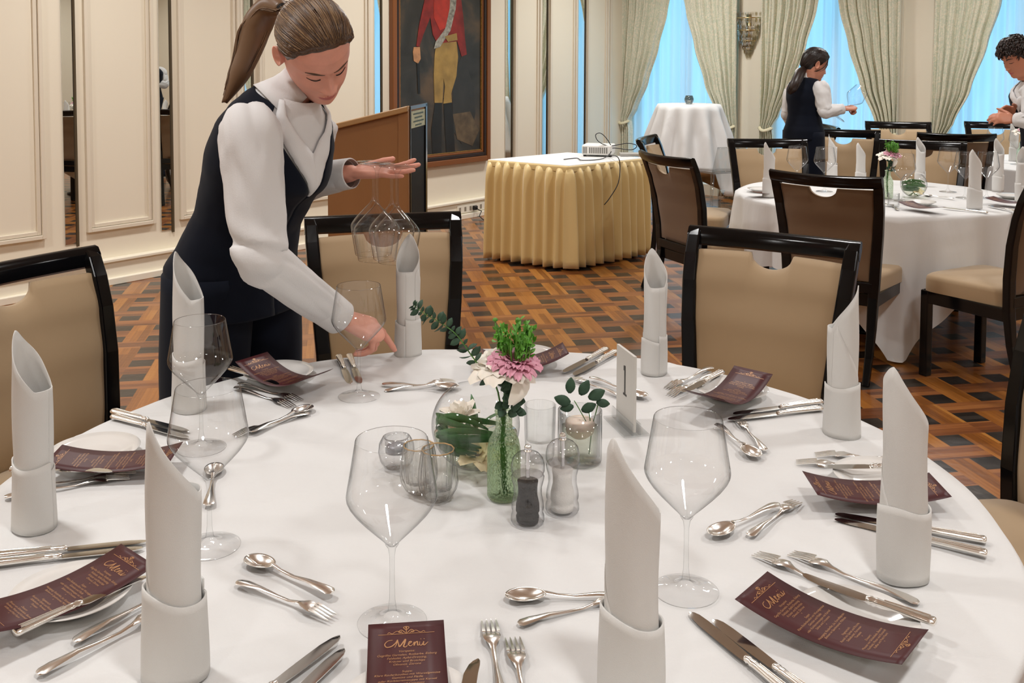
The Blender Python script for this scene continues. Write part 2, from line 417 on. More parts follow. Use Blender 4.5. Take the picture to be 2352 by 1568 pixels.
# ------------------------------------------------------------------ sheer curtains and drapes
def sheermat():
    m, t, N, L = nmat('sheer_voile'); N.remove(N['Principled BSDF']); out = N['Material Output']
    tl = N.new('ShaderNodeBsdfTranslucent'); tl.inputs[0].default_value = (.92, .95, .97, 1)
    df = N.new('ShaderNodeBsdfDiffuse'); df.inputs[0].default_value = (.9, .92, .93, 1)
    tr = N.new('ShaderNodeBsdfTransparent'); a = N.new('ShaderNodeMixShader'); a.inputs[0].default_value = .12
    L.new(tl.outputs[0], a.inputs[1]); L.new(df.outputs[0], a.inputs[2])
    b = N.new('ShaderNodeMixShader'); b.inputs[0].default_value = .14
    L.new(a.outputs[0], b.inputs[1]); L.new(tr.outputs[0], b.inputs[2]); L.new(b.outputs[0], out.inputs[0])
    return m
def drapemat():
    m, t, N, L = nmat('damask_drape'); b = N['Principled BSDF']; b.inputs['Roughness'].default_value = .55; b.inputs['Sheen Weight'].default_value = .3
    tc = N.new('ShaderNodeTexCoord'); v = N.new('ShaderNodeTexVoronoi'); v.inputs['Scale'].default_value = 38; v.feature = 'SMOOTH_F1'
    n = N.new('ShaderNodeTexNoise'); n.inputs['Scale'].default_value = 30; n.inputs['Detail'].default_value = 4; n.inputs['Distortion'].default_value = 2
    L.new(tc.outputs['Object'], v.inputs['Vector']); L.new(tc.outputs['Object'], n.inputs['Vector'])
    r = N.new('ShaderNodeValToRGB'); L.new(n.outputs['Fac'], r.inputs[0])
    r.color_ramp.elements[0].position = .42; r.color_ramp.elements[0].color = lin('#d6dac4')
    r.color_ramp.elements[1].position = .58; r.color_ramp.elements[1].color = lin('#f0e8d2')
    L.new(r.outputs[0], b.inputs['Base Color'])
    bp = N.new('ShaderNodeBump'); bp.inputs['Distance'].default_value = .004; L.new(n.outputs['Fac'], bp.inputs['Height']); L.new(bp.outputs[0], b.inputs['Normal'])
    tl = N.new('ShaderNodeBsdfTranslucent'); tl.inputs[0].default_value = (.75, .82, .68, 1)
    mx = N.new('ShaderNodeMixShader'); mx.inputs[0].default_value = .12; L.new(b.outputs[0], mx.inputs[1]); L.new(tl.outputs[0], mx.inputs[2]); L.new(mx.outputs[0], N['Material Output'].inputs[0])
    return m
M_sheer, M_drape = sheermat(), drapemat()
WNAME = ['window nearest the corner', 'window behind the standing waitress', 'window behind the man at right']
def npt(s, d, z): return CORNER+WW*s-WU*d+Vector((0, 0, z))
for i, (a, b) in enumerate(WIN):
    k = i*13.7
    def f(u, v, a=a, b=b, k=k):
        s = a-.03+(b-a+.06)*u; ph = u*(b-a)*2*pi/.105
        return npt(s, -.07+.022*sin(ph+1.3*sin(ph*.31+k))+.01*sin(ph*.43+k), .14+(ZH-.1)*v)
    o = MB().grid(f, 220, 2).build('sheer_curtain', M_sheer, smooth=True)
    tag(o, 'pale blue lit sheer curtain hanging across the '+(WNAME[i] if i < 3 else 'window outside the frame, number %s' % ['four', 'five'][i-3]), 'curtain', 'sheer window curtains')
WID = [(0, .24), (.70, .22), (.80, .20), (.92, .30), (1.25, .50), (1.7, .69), (2.11, .84), (2.5, .96), (2.95, 1.0)]
def drape(a, b, side, seed, lab):
    half = (b-a)/2+.06; x0 = a-.06 if side < 0 else b+.06
    def f(u, v):
        z = .02+2.95*v; wd = half*lerp(WID, z)
        gather = 1-min(1, wd/half)
        nf = 6.0
        lag = u
        ph = lag*nf*2*pi+seed
        amp = .013+.026*gather
        s = x0-side*wd*u
        if z < .78: s += -side*.0
        d = .075+.02+amp*sin(ph+.6*sin(z*1.3+seed))+.012*sin(2.3*ph+z*2)
        return npt(s, d, z-.10*u*sm(.8, 2.4, z)*(1-sm(2.4, 2.95, z)))
    o = MB().grid(f, 130, 60).build('drape', M_drape, smooth=True, solid=.004)
    tag(o, lab, 'curtain', 'damask drapes at the windows')
    m = MB(); pts = []
    for q in range(13):
        u = q/12; pts.append(npt(x0-side*half*.21*u, .075+.05+.055*sin(pi*u), .79-.03*sin(pi*u)))
    m.tube(pts, .018, 8, flat=.5); m.build('tie_back', mat('tie_cord', '#d8cfae', .6), o)
SN = ['left', 'right']
for i, (a, b) in enumerate(WIN):
    for sd in (-1, 1):
        side = SN[sd > 0]
        drape(a, b, sd, i*2.1+sd, ('sage cream drape, %s half at the ' % side)+(WNAME[i] if i < 3 else 'window outside the frame, number %s' % ['four', 'five'][i-3]))
# ------------------------------------------------------------------ crystal sconce
def sconce():
    s = (sW(1683)+sW(1757))/2; root = empty('wall_sconce', npt(s, 0, 1.52+60/2300*10.3)); root.rotation_euler = RN.to_euler()
    tag(root, 'tiered crystal and brass wall sconce on the panel between windows', 'wall lamp')
    m = MB(); zt = .22
    for z, r in ((.15, .155), (.02, .12), (-.09, .08), (-.18, .045)):
        pts = [(r*cos(pi+pi*q/16), r*.75*sin(pi+pi*q/16)-.01, z) for q in range(17)]; m.tube(pts, .006, 6)
    m.box((0, -.008, -.0), (.05, .016, .38)); m.build('brass_frame', M_brass, root)
    mg = glassmat('crystal', tint=(.96, .92, .80), edge=(.5, .38, .18), base=.3, power=.5)
    m = MB()
    def drop(x, y, z, l, r):
        m.add([(x, y, z), (x+r, y, z-l*.4), (x, y+r, z-l*.4), (x-r, y, z-l*.4), (x, y-r, z-l*.4), (x, y, z-l)],
              [(0, 1, 2), (0, 2, 3), (0, 3, 4), (0, 4, 1), (5, 2, 1), (5, 3, 2), (5, 4, 3), (5, 1, 4)])
    for z, r, n in ((.15, .155, 34), (.08, .14, 30), (.02, .12, 26), (-.04, .10, 22), (-.09, .08, 17), (-.14, .06, 13), (-.18, .045, 9), (-.22, .025, 5)):
        for q in range(n):
            a = pi+pi*(q+.5)/n; rr = r*(.85+.2*random.random())
            drop(rr*cos(a), rr*.75*sin(a)-.01, z+.01*random.random(), .065, .0085)
            if z > .1: drop(rr*cos(a), rr*.75*sin(a)-.01, z+.065, .055, .006)
    o = m.build('crystal_drops', mg, root, smooth=False); o['kind'] = 'stuff'
sconce()
# ------------------------------------------------------------------ socket strip on the skirting near the skirted table
m = MB(); a, b = tL(1040), tL(1112); lbox(m, a, b, .05, .062, .055, .125)
o = m.build('socket_strip', mat('socket_plastic', '#e9e2d2', .4), smooth=False, bevel=.002); tag(o, 'cream strip of wall sockets in the skirting under the portrait', 'socket')
m = MB()
for q in range(6): lbox(m, a+(b-a)*(q+.25)/6, a+(b-a)*(q+.6)/6, .062, .064, .07, .11)
m.build('socket_hole', mat('socket_dark', '#8d8474', .5), o, smooth=False)
tp = a+(b-a)*.46
m = MB(); lbox(m, tp, tp+.04, .062, .10, .07, .11)
pl = m.build('power_plug', M_darkplastic, smooth=False, bevel=.006); tag(pl, 'black power plug with cable in the skirting socket strip', 'plug')
pa = CORNER+WU*(tp+.02)+WW*.10+Vector((0, 0, .085)); pb = T(1110, 505, 0.006)
m = MB(); m.tube([pa, pa+WW*.06+Vector((0, 0, -.02)), pa.lerp(pb, .4)+Vector((0, 0, -.03)), Vector((pb.x, pb.y, .008)), Vector((pb.x+.3, pb.y-.0, .008))], .005, 6)
m.build('cable', M_darkplastic, pl)
# ------------------------------------------------------------------ portrait
def portrait():
    a, b = tL(893), tL(1118); z0 = .52; z1 = z0+(b-a)*1.42; fw = .11
    wdt = b-a
    root = empty('framed_painting', CORNER+WU*a+WW*.02); tag(root, 'large gilt framed oil portrait of officer in red coat and cream breeches', 'painting')
    X, Yo = WU, WW
    root.matrix_world = Matrix.Translation(CORNER+WU*a+WW*.004) @ Matrix((WU, Vector((0, 0, 1)), WW)).transposed().to_4x4()   # x along, y up, z out
    m = MB(); H_ = z1-z0
    gold, dk, rd = mat('gilt_frame', (.28, .15, .035), .35, metal=.6, var=.3, vscale=40), mat('frame_dark', (.02, .008, .005), .4), mat('frame_brown', '#7d4a22', .35)
    for (o_, w_, d_, mi) in ((0, .05, .05, 0), (.05, .035, .04, 1), (.085, .02, .03, 0), (.105, .01, .026, 2)):
        m.box((o_+w_/2, z0+H_/2, d_/2), (w_, H_-2*o_, d_), mi=mi); m.box((wdt-o_-w_/2, z0+H_/2, d_/2), (w_, H_-2*o_, d_), mi=mi)
        m.box((wdt/2, z0+o_+w_/2, d_/2), (wdt-2*o_-2*w_, w_, d_), mi=mi); m.box((wdt/2, z1-o_-w_/2, d_/2), (wdt-2*o_-2*w_, w_, d_), mi=mi)
    m.build('picture_frame', [rd, gold, gold] if False else [rd, dk, gold], root, smooth=False, bevel=.006)
    cm, t, N, L = nmat('painted_canvas'); bs = N['Principled BSDF']; bs.inputs['Roughness'].default_value = .38
    tc = N.new('ShaderNodeTexCoord'); n = N.new('ShaderNodeTexNoise'); n.inputs['Scale'].default_value = 2.6; n.inputs['Detail'].default_value = 5; n.inputs['Distortion'].default_value = .6
    L.new(tc.outputs['Object'], n.inputs['Vector']); r = N.new('ShaderNodeValToRGB'); L.new(n.outputs['Fac'], r.inputs[0])
    e = r.color_ramp.elements; e[0].position = .3; e[0].color = lin('#1a1712'); e[1].position = .8; e[1].color = lin('#6b5338'); q = e.new(.5); q.color = lin('#33302a')
    L.new(r.outputs[0], bs.inputs['Base Color'])
    m = MB(); m.box((wdt/2, (z0+z1)/2, .008), (wdt-.2, H_-.2, .012)); m.build('canvas', cm, root, smooth=False)
    # the figure, laid on in thin coats of paint; coordinates as share of the canvas seen, then up
    k = wdt
    def P(q, mi, off, mb):                         # q: list of pixel pairs in the photo, taken onto the wall plane
        out = []
        for px, py in q:
            d = ray(px, py); o0 = Vector((0, 0, CAM_H)); nn = WW
            tt = (CORNER+WW*.02-o0).dot(nn)/d.dot(nn); w_ = o0+d*tt
            out.append((w_-CORNER-WU*a).dot(WU)); out.append(w_.z)
        pts = [(out[i], out[i+1], off) for i in range(0, len(out), 2)]
        mb.poly(pts, .0015, (0, 0, 1), mi)
    mats = [mat('paint_black', '#181613', .4, var=.4, vscale=8), mat('paint_red', '#7d1d16', .42, var=.35, vscale=9), mat('paint_cream', '#9a7c40', .42, var=.3, vscale=7),
            mat('paint_silver', '#8f8c80', .4, var=.5, vscale=30), mat('paint_flesh', '#b07f56', .4, var=.2, vscale=20), mat('paint_shadow', '#2c2a26', .42, var=.3, vscale=6), mat('paint_bright_red', '#a82c1c', .42, var=.25, vscale=12), mat('paint_ground', '#5a4a34', .42, var=.5, vscale=10)]
    m = MB()
    P([(1060, 130), (1075, 160), (1088, 200), (1092, 260), (1085, 300), (1060, 330), (1040, 300), (1040, 200), (1050, 150)], 5, .0145, m)
    P([(1040, 262), (1080, 256), (1100, 300), (1085, 335), (1050, 320)], 7, .0150, m)
    P([(1000, 230), (1015, 236), (1014, 365), (995, 372), (990, 300)], 0, .0155, m)
    P([(1018, 225), (1038, 225), (1046, 362), (1026, 368)], 0, .0155, m)
    P([(1002, 95), (1048, 92), (1052, 130), (1048, 175), (1036, 215), (1038, 235), (1018, 238), (1022, 200), (1019, 180), (1016, 236), (998, 236), (996, 170), (998, 130)], 2, .016, m)
    P([(985, -60), (1045, -60), (1058, -10), (1064, 40), (1068, 90), (1072, 125), (1060, 130), (1050, 95), (1004, 100), (994, 80), (988, 40), (972, 80), (963, 108), (956, 106), (962, 60), (975, 0)], 1, .0165, m)
    P([(1000, -50), (1030, -50), (1034, 0), (1030, 60), (1010, 70), (996, 40), (996, 0)], 6, .0182, m)
    P([(1036, -60), (1052, -60), (1046, 20), (1034, 70), (1010, 108), (996, 112), (1000, 96), (1022, 66), (1032, 20)], 3, .0190, m)
    P([(950, 108), (964, 108), (966, 135), (960, 146), (950, 140), (948, 120)], 4, .0170, m)
    P([(1020, 84), (1048, 76), (1050, 92), (1028, 96)], 2, .0200, m)
    P([(957, 145), (963, 145), (965, 215), (960, 215)], 0, .0170, m)
    m.build('painted_figure', mats, root, smooth=False)
    m = MB(); P([(1008, -75), (1030, -75), (1036, -100), (1030, -120), (1010, -120), (1004, -98)], 0, .017, m); m.build('painted_head', [mats[4]], root, smooth=False)
portrait()
# ================================================================== CHAIRS
def make_chair():
    """banquet chair, local +y is the way the sitter faces, origin on the floor under the seat"""
    root = empty('banquet_chair')
    W0, W1 = .205, .245
    def post(side, inset=0):
        pts = []
        for z, y in ((0, -.30), (.12, -.262), (.25, -.232), (.40, -.215), (.55, -.218), (.70, -.235), (.82, -.262), (.90, -.29), (.95, -.312), (.972, -.335)):
            x = side*(W0+(W1-W0)*sm(.35, 1.0, z)); pts.append((x, y, z))
        return pts
    for s in (-1, 1):
        m = MB(); pts = post(s); rad = [.016, .018, .021, .024, .024, .023, .022, .022, .021, .014]
        rings = []
        for i, p in enumerate(pts):
            p = Vector(p); d = (Vector(pts[min(i+1, 9)])-Vector(pts[max(i-1, 0)])).normalized(); x = Vector((1, 0, 0)); x = (x-d*x.dot(d)).normalized(); y = d.cross(x); r = rad[i]
            rings.append([p+x*(a*r)+y*(b*r*.78) for a, b in ((-1, -1), (1, -1), (1, 1), (-1, 1))])
        m.loft(rings); m.build('leg', M_black, root, smooth=False, bevel=.006)
    m = MB(); rings = []
    for q in range(21):                            # scrolled top rail, bowed backwards between the posts
        u = -1+q/10; x = u*(W1+.021); bow = -.045*(1-u*u); z = .958-.006*(1-u*u)
        rings.append([(x, -.315+bow+dy, z+dz) for dy, dz in ((-.026, .018), (-.012, .026), (.002, .022), (.012, .004), (.016, -.026), (.006, -.033), (-.006, -.026), (-.022, -.002))])
    m.loft(rings); m.build('top_rail', M_black, root, smooth=True, auto=radians(50))
    # upholstered back with a hand cut-out at the top
    m = MB(); NX, NZ = 60, 24
    def bk(side):
        def f(u, v):
            z0 = .475
            xx = -1+2*u
            notch = .046*sqrt(max(0, 1-(xx/.30)**2))
            ztop = .915-notch
            z = z0+(ztop-z0)*v
            hw = (W0+(W1-W0)*sm(.35, 1.0, z))-.020
            y = lerp([(.40, -.215), (.55, -.218), (.70, -.235), (.82, -.262), (.92, -.297)], z)
            puff = .014*(1-abs(xx)**6)*(1-abs(2*v-1)**8)
            return Vector((xx*hw, y-.045*(1-xx*xx)*sm(.5, .95, z)+side*(.008+puff), z))
        return f
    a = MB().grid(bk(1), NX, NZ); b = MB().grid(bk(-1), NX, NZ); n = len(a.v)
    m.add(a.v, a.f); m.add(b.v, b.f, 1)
    st = NX+1
    loop = [i for i in range(st)]+[j*st+NX for j in range(1, NZ+1)]+[NZ*st+i for i in range(NX-1, -1, -1)]+[j*st for j in range(NZ-1, 0, -1)]
    for p, q in zip(loop, loop[1:]+loop[:1]): m.f.append((p, q, q+n, p+n)); m.mi.append(0)
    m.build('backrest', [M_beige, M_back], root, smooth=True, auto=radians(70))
    m = MB(); m.box((0, -.222, .445), (2*W0, .028, .05)); m.build('back_rail', M_black, root, smooth=False, bevel=.005)
    def seat(u, v): pass
    m = MB(); rings = []
    for z, k in ((.415, 1), (.47, 1.0), (.485, .985), (.495, .93), (.499, .6), (.5, .05)):
        ring = []
        for q in range(40):
            a = 2*pi*q/40; c, s_ = cos(a), sin(a); e = .28
            x = (abs(c)**e)*(1 if c > 0 else -1); y = (abs(s_)**e)*(1 if s_ > 0 else -1)
            wd = .222+.018*y; ring.append((x*wd*k, .005+y*.222*k, z))
        rings.append(ring)
    m.loft(rings); m.build('seat', M_beige, root, smooth=True, auto=radians(60))
    m = MB(); m.box((0, .215, .385), (.44, .026, .06)); m.box((0, -.205, .385), (.40, .026, .06))
    for s in (-1, 1): m.box((s*.212, .005, .385), (.026, .42, .06))
    m.build('seat_frame', M_black, root, smooth=False, bevel=.004)
    for s in (-1, 1):
        m = MB(); m.box((s*.207, .205, .2075), (.042, .042, .415), taper=1.0); o = m.build('leg', M_black, root, smooth=False, bevel=.005)
    return remember(root)
CH = {}
chair0 = make_chair()
_first = [True]
def place_chair(key, pl, pr, toward, label, zt=.975, group='taupe banquet chairs', ang=None, mid=None, push=0):
    """pl, pr: photo pixels of the two upper back corners"""
    o = chair0 if _first[0] else dup(chair0)
    _first[0] = False
    A, B = T(*pl, zt), T(*pr, zt); M_ = (A+B)/2; X = (B-A); X.z = 0; X.normalize()
    if mid: M_ = T(*mid, zt)
    if ang is not None: X = Vector((cos(ang), sin(ang), 0))
    f = Vector((-X.y, X.x, 0))                     # facing when X is the sitter's right... chosen by 'toward'
    if f.dot(Vector(toward)-Vector((M_.x, M_.y, 0))) < 0: f = -f
    o.rotation_euler = (0, 0, atan2(f.y, f.x)-pi/2)
    o.location = Vector((M_.x, M_.y, 0))+f*(.33-push)
    tag(o, label, 'chair', group); CH[key] = o
TC = Vector((-.05, 1.765, 0)); TR = .868
T2 = Vector((2.08, 5.68, 0)); T2R = .765
T3 = Vector((4.25, 7.35, 0)); T3R = .80
place_chair('R', (1590, 522), (1975, 560), TC, 'empty taupe banquet chair facing the near table at its far right')
place_chair('F', (703, 503), (1052, 490), TC, 'taupe banquet chair under the hand that holds the glasses')
place_chair('L', (0, 622), (232, 556), TC, 'taupe banquet chair at the left edge, facing the near table', ang=radians(62), mid=(20, 608))
place_chair('M1', (1775, 392), (2018, 410), T2, 'taupe banquet chair seen from behind, centre front of the second table')
place_chair('M2', (1470, 340), (1580, 372), T2, 'taupe banquet chair seen nearly edge on beside the yellow skirted table', ang=radians(-66), mid=(1527, 356))
place_chair('C1', (1695, 322), (1838, 322), T2, 'taupe banquet chair below the crystal sconce, left of second table', push=.05)
place_chair('C2', (1895, 296), (1980, 301), T2, 'taupe banquet chair just right of the standing waitress', ang=radians(-22), mid=(1937, 299))
place_chair('C5', (2030, 324), (2210, 330), T2, 'taupe banquet chair behind the pink flower of the second table', push=.08)
place_chair('C6', (2127, 306), (2268, 309), T3, 'taupe banquet chair between second and third table, back to us')
place_chair('C4', (2010, 281), (2103, 279), (3.6, 7.2, 0), 'taupe banquet chair furthest back, in front of the cream wall panel', ang=radians(-12), mid=(2062, 281))
place_chair('C7', (2245, 281), (2330, 283), T3, 'small taupe chair back seen under the third window', ang=radians(-8), mid=(2290, 281))
def direct_chair(key, x, y, face, label):
    o = dup(chair0); o.rotation_euler = (0, 0, face-pi/2); o.location = (x, y, 0); tag(o, label, 'chair', 'taupe banquet chairs'); CH[key] = o
# right edge: one turned to the second table with its seat to the left, one at the near table
direct_chair('M3', 2.27, 4.66, radians(120), 'taupe banquet chair cut by the right edge, its seat before the second table')
direct_chair('XR', 1.03, 2.06, radians(194), 'taupe banquet chair at the lower right edge, facing the near table')
direct_chair('C8', 1.22, 6.64, radians(-20), 'taupe chair back peeping over the edge on chair')
direct_chair('C3', 2.2, 7.97, radians(178), 'dark chair top showing between waitress and curtain')
# ================================================================== TABLES AND CLOTHS
def pedestal(name, c, r, lab, h=.735):
    root = empty(name, (c.x, c.y, 0)); tag(root, lab, 'table')
    MB().lathe([(0.001, h-.03), (r, h-.03), (r, h), (.001, h)], 64).build('tabletop', mat('table_plywood', '#8a6b48', .5), root, smooth=False)
    MB().lathe([(.001, 0), (.28, 0), (.28, .02), (.05, .05), (.04, .3), (.04, h-.03)], 32).build('pedestal', M_black, root)
    return root
pedestal('round_table', TC, TR-.012, 'large round banquet table under the white cloth nearest the camera')
pedestal('round_table', T2, T2R-.012, 'round banquet table under white cloth, second from the camera')
pedestal('round_table', T3, T3R-.012, 'round banquet table under white cloth at the far right')
def clothmat():
    m, t, N, L = nmat('ironed_linen'); b = N['Principled BSDF']; b.inputs['Base Color'].default_value = lin('#dadad9'); b.inputs['Roughness'].default_value = .8
    b.inputs['Specular IOR Level'].default_value = .25; b.inputs['Sheen Weight'].default_value = .1
    tc = N.new('ShaderNodeTexCoord'); n = N.new('ShaderNodeTexNoise'); n.inputs['Scale'].default_value = 500; n.inputs['Detail'].default_value = 2
    L.new(tc.outputs['Object'], n.inputs['Vector'])
    mp = N.new('ShaderNodeMapping'); mp.inputs['Rotation'].default_value = (0, 0, .5); mp.inputs['Scale'].default_value = (2.2, 5.5, 1); L.new(tc.outputs['Object'], mp.inputs[0])
    n2 = N.new('ShaderNodeTexNoise'); n2.inputs['Scale'].default_value = 1.6; n2.inputs['Detail'].default_value = 4; n2.inputs['Distortion'].default_value = 1.2; L.new(mp.outputs[0], n2.inputs['Vector'])
    b1 = N.new('ShaderNodeBump'); b1.inputs['Distance'].default_value = .0003; L.new(n.outputs['Fac'], b1.inputs['Height'])
    b2 = N.new('ShaderNodeBump'); b2.inputs['Distance'].default_value = .012; b2.inputs['Strength'].default_value = .5; L.new(n2.outputs['Fac'], b2.inputs['Height']); L.new(b1.outputs[0], b2.inputs['Normal'])
    L.new(b2.outputs[0], b.inputs['Normal']); return m
M_linen = clothmat()
def crease(x, y):                                  # ironed folds and slack ripples of the cloth, a millimetre or two
    h = 0
    for (ax, ay, o) in ((.93, .36, .30), (-.36, .93, -.22), (.93, .36, -.36), (-.36, .93, .38)):
        d = ax*x+ay*y-o; h += .0026*exp(-(d/.006)**2)
    h += .0040*fbm(x, y, 3, 3.0)
    return h
def tablecloth(c, R, side, rot, label, seed=0, nfold=14, amp=.05, ntop=30, h=.742, zmin=.012, rip=None):
    m = MB(); n = 288; rings = []
    def top(r, a):
        x, y = r*cos(a), r*sin(a); z = h+crease(x+seed, y)
        if rip: z += rip(x, y)
        return Vector((x, y, z))
    for j in range(1, ntop+1): rings.append([top(R*j/ntop*.985, 2*pi*i/n) for i in range(n)])
    steps = 26
    for j in range(1, steps+1):
        q = j/steps; ring = []
        for i in range(n):
            a = 2*pi*i/n; ca, sa = abs(cos(a-rot)), abs(sin(a-rot))
            L_ = min(side/max(ca, sa), R+.80)-R     # square cloth: long at the corners
            s = q*max(L_, .15); corner = sm(.5, .72, min(ca, sa))
            k = 1-exp(-s/.10)
            fold = amp*k*(.35+.65*s/.5)*(sin(nfold*a+seed+.8*sin(3*a+seed))+.35*sin(2.3*nfold*a+seed*2))
            bend = min(s, .03)
            r = R*.985+.013*sin(min(1, s/.03)*pi/2)+.015+fold*.55+.05*corner*s+.02*s
            if s < .03: z = h+crease(R*cos(a)+seed, R*sin(a))-.012*(1-cos(min(1, s/.03)*pi/2))
            else: z = h-.012-(s-.03)
            z = max(z, zmin+.004*sin(9*a))
            ring.append(Vector((r*cos(a), r*sin(a), z)))
        rings.append(ring)
    m.loft(rings, True, False); m.add([(0, 0, h+crease(seed, 0))], []); k = len(m.v)-1
    m.f += [(k, i, (i+1) % n) for i in range(n)]; m.mi += [0]*n
    o = m.build('tablecloth', M_linen, smooth=True, loc=(c.x, c.y, 0)); tag(o, label, 'tablecloth'); return o
def rip1(x, y):
    z = 0
    d = sqrt((x+.33)**2+(y-.62)**2)                # pushed-up ripples by the waitress's hand
    if d < .38: z += .007*sm(.38, .1, d)*sin(22*(x*.45+y)+3*x)
    d = sqrt((x-.72)**2+(y+.25)**2)
    if d < .3: z += .005*sm(.3, .05, d)*sin(24*(x*.3-y))
    return max(z, -.001)
tablecloth(TC, TR, .98, radians(52), 'white linen cloth covering the near round table with cutlery on it', seed=.4, nfold=11, amp=.06, rip=rip1)
tablecloth(T2, T2R, 1.12, radians(33), 'white linen cloth on the second round table, hanging to the floor', seed=2.1, nfold=13, amp=.06)
tablecloth(T3, T3R, 1.05, radians(10), 'white linen cloth on the far right round table', seed=4.4, nfold=12)
# ------------------------------------------------------------------ skirted side table with projector
A3, B3, C3 = T(1123, 366, .75), T(1306, 380, .75), T(1482, 362, .75); D3 = A3+C3-B3
def skirted():
    root = empty('side_table', ((A3+C3)/2).to_2d().to_3d()); tag(root, 'rectangular side table with yellow pleated skirt holding the projector', 'table')
    off = root.location
    pts = [Vector((p.x, p.y, 0))-off for p in (A3, B3, C3, D3)]; ctr = sum(pts, Vector())/4
    m = MB(); ins = [ctr+(p-ctr)*.975 for p in pts]
    m.poly([p+Vector((0, 0, .715)) for p in ins], .028, (0, 0, 1)); m.build('tabletop', mat('table_plywood', '#8a6b48', .5), root, smooth=False)
    for p in pts:
        q = ctr+(p-ctr)*.86; m = MB(); m.box((q.x, q.y, .3575), (.035, .035, .715)); m.build('leg', M_black, root, smooth=False)
    sk = mat('yellow_skirt_satin', '#d9bf85', .45, sheen=.4, spec=.4)
    # outline, corners rounded, resampled
    out = []; per = 0
    for k in range(4):
        a, b = pts[k], pts[(k+1) % 4]; n = int((b-a).length/.006)
        out += [(a.lerp(b, i/n), (Vector(((b-a).y, -(b-a).x, 0))).normalized()) for i in range(n)]
    N_ = len(out); sgn = 1 if out[10][1].dot(out[10][0]-ctr) > 0 else -1
    m = MB(); rings = []
    for zj in range(15):
        z = .742-.722*zj/14; ring = []
        for i, (p, nn) in enumerate(out):
            s = i*.006; ph = 2*pi*s/.088+.9*sin(s*9)+1.2*sin(s*3.1)
            top = sm(.742, .66, z); a = (.003+.022*top+.008*(1-z/.75))*(1 if z < .72 else .3)
            ring.append(p+nn*sgn*(.008+a*(1+sin(ph))*.9+.02*(1-z/.742)+.006*sin(ph*.5+z*4)*top)+Vector((0, 0, z+.006*sin(s*7)*(1-top))))
        rings.append(ring)
    m.loft(rings, True, False); m.build('pleated_skirt', sk, root, smooth=True, solid=.002)
    m = MB(); rings = []
    for z, o_ in ((.747, .006), (.745, .012), (.735, .016), (.705, .016)):
        rings.append([p+nn*sgn*o_+Vector((0, 0, z)) for p, nn in out])
    m.loft(rings, True, False); m.build('skirt_band', sk, root, smooth=True)
    m = MB(); m.poly([(ctr+(p-ctr)*1.012)+Vector((0, 0, .744)) for p in pts], .006, (0, 0, 1)); o = m.build('white_cover', M_cloth, root, smooth=False, bevel=.002)
skirted()
def projector():
    c = T(1368, 360, .75); c2 = T(1400, 362, .75)
    root = empty('projector', (c.x, c.y, .7505)); root.rotation_euler = (0, 0, radians(-14)); tag(root, 'small white projector on the yellow skirted table', 'projector')
    pw = mat('projector_white', '#e8e6e1', .4)
    m = MB(); m.box((.01, .09, .052), (.235, .20, .078)); m.build('housing', pw, root, smooth=False, bevel=.012)
    m = MB()
    for q in range(9): m.box((-.045+.0165*q, -.0115, .05), (.008, .003, .045))
    m.build('vent', mat('vent_grey', '#77756f', .5), root, smooth=False)
    m = MB()
    for q in range(3): m.box((-.095+.012*q, -.0115, .05), (.006, .003, .05))
    m.build('side_vent', mat('vent_grey', '#77756f', .5), root, smooth=False)
    for x in (-.09, .11):
        m = MB(); m.lathe([(.012, 0), (.012, .014)], 12, (x, .03, 0), cap0=True, cap1=True); m.build('foot', M_darkplastic, root)
    g = T(1447, 358, .75)
    o = MB(); o.box((0, 0, .012), (.16, .11, .022)); b = o.build('laptop_charger', mat('grey_box', '#a9a69f', .4), smooth=False, bevel=.005, loc=(g.x, g.y, .7505)); b.name = 'grey_box'; tag(b, 'flat grey device beside the projector', 'device')
    def P(px, py, Y): return Dp(px, py, Y)
    Yc = c.y-.02
    cab = [T(1295, 366, .756), T(1325, 363, .756), T(1338, 368, .758), T(1385, 364, .756), P(1405, 345, Yc), P(1396, 322, Yc), P(1380, 306, Yc), P(1368, 310, Yc), P(1375, 325, Yc), P(1400, 335, Yc), P(1440, 329, Yc), P(1462, 334, Yc), P(1450, 344, Yc), P(1405, 340, Yc), P(1398, 354, Yc), P(1418, 360, B3.y+.12), P(1424, 380, B3.y+.12), P(1420, 420, B3.y+.07), P(1400, 455, B3.y+.05), P(1386, 472, B3.y+.05)]
    m = MB(); sp = []
    for i in range(len(cab)-1):                    # catmull-rom
        p0, p1, p2, p3 = cab[max(i-1, 0)], cab[i], cab[i+1], cab[min(i+2, len(cab)-1)]
        for k in range(5):
            t = k/5; sp.append(.5*((2*p1)+(p2-p0)*t+(2*p0-5*p1+4*p2-p3)*t*t+(3*p1-p0-3*p2+p3)*t**3))
    m.tube(sp, .0035, 6); o = m.build('power_cable', M_darkplastic); tag(o, 'looping black cable on and below the projector', 'cable')
projector()
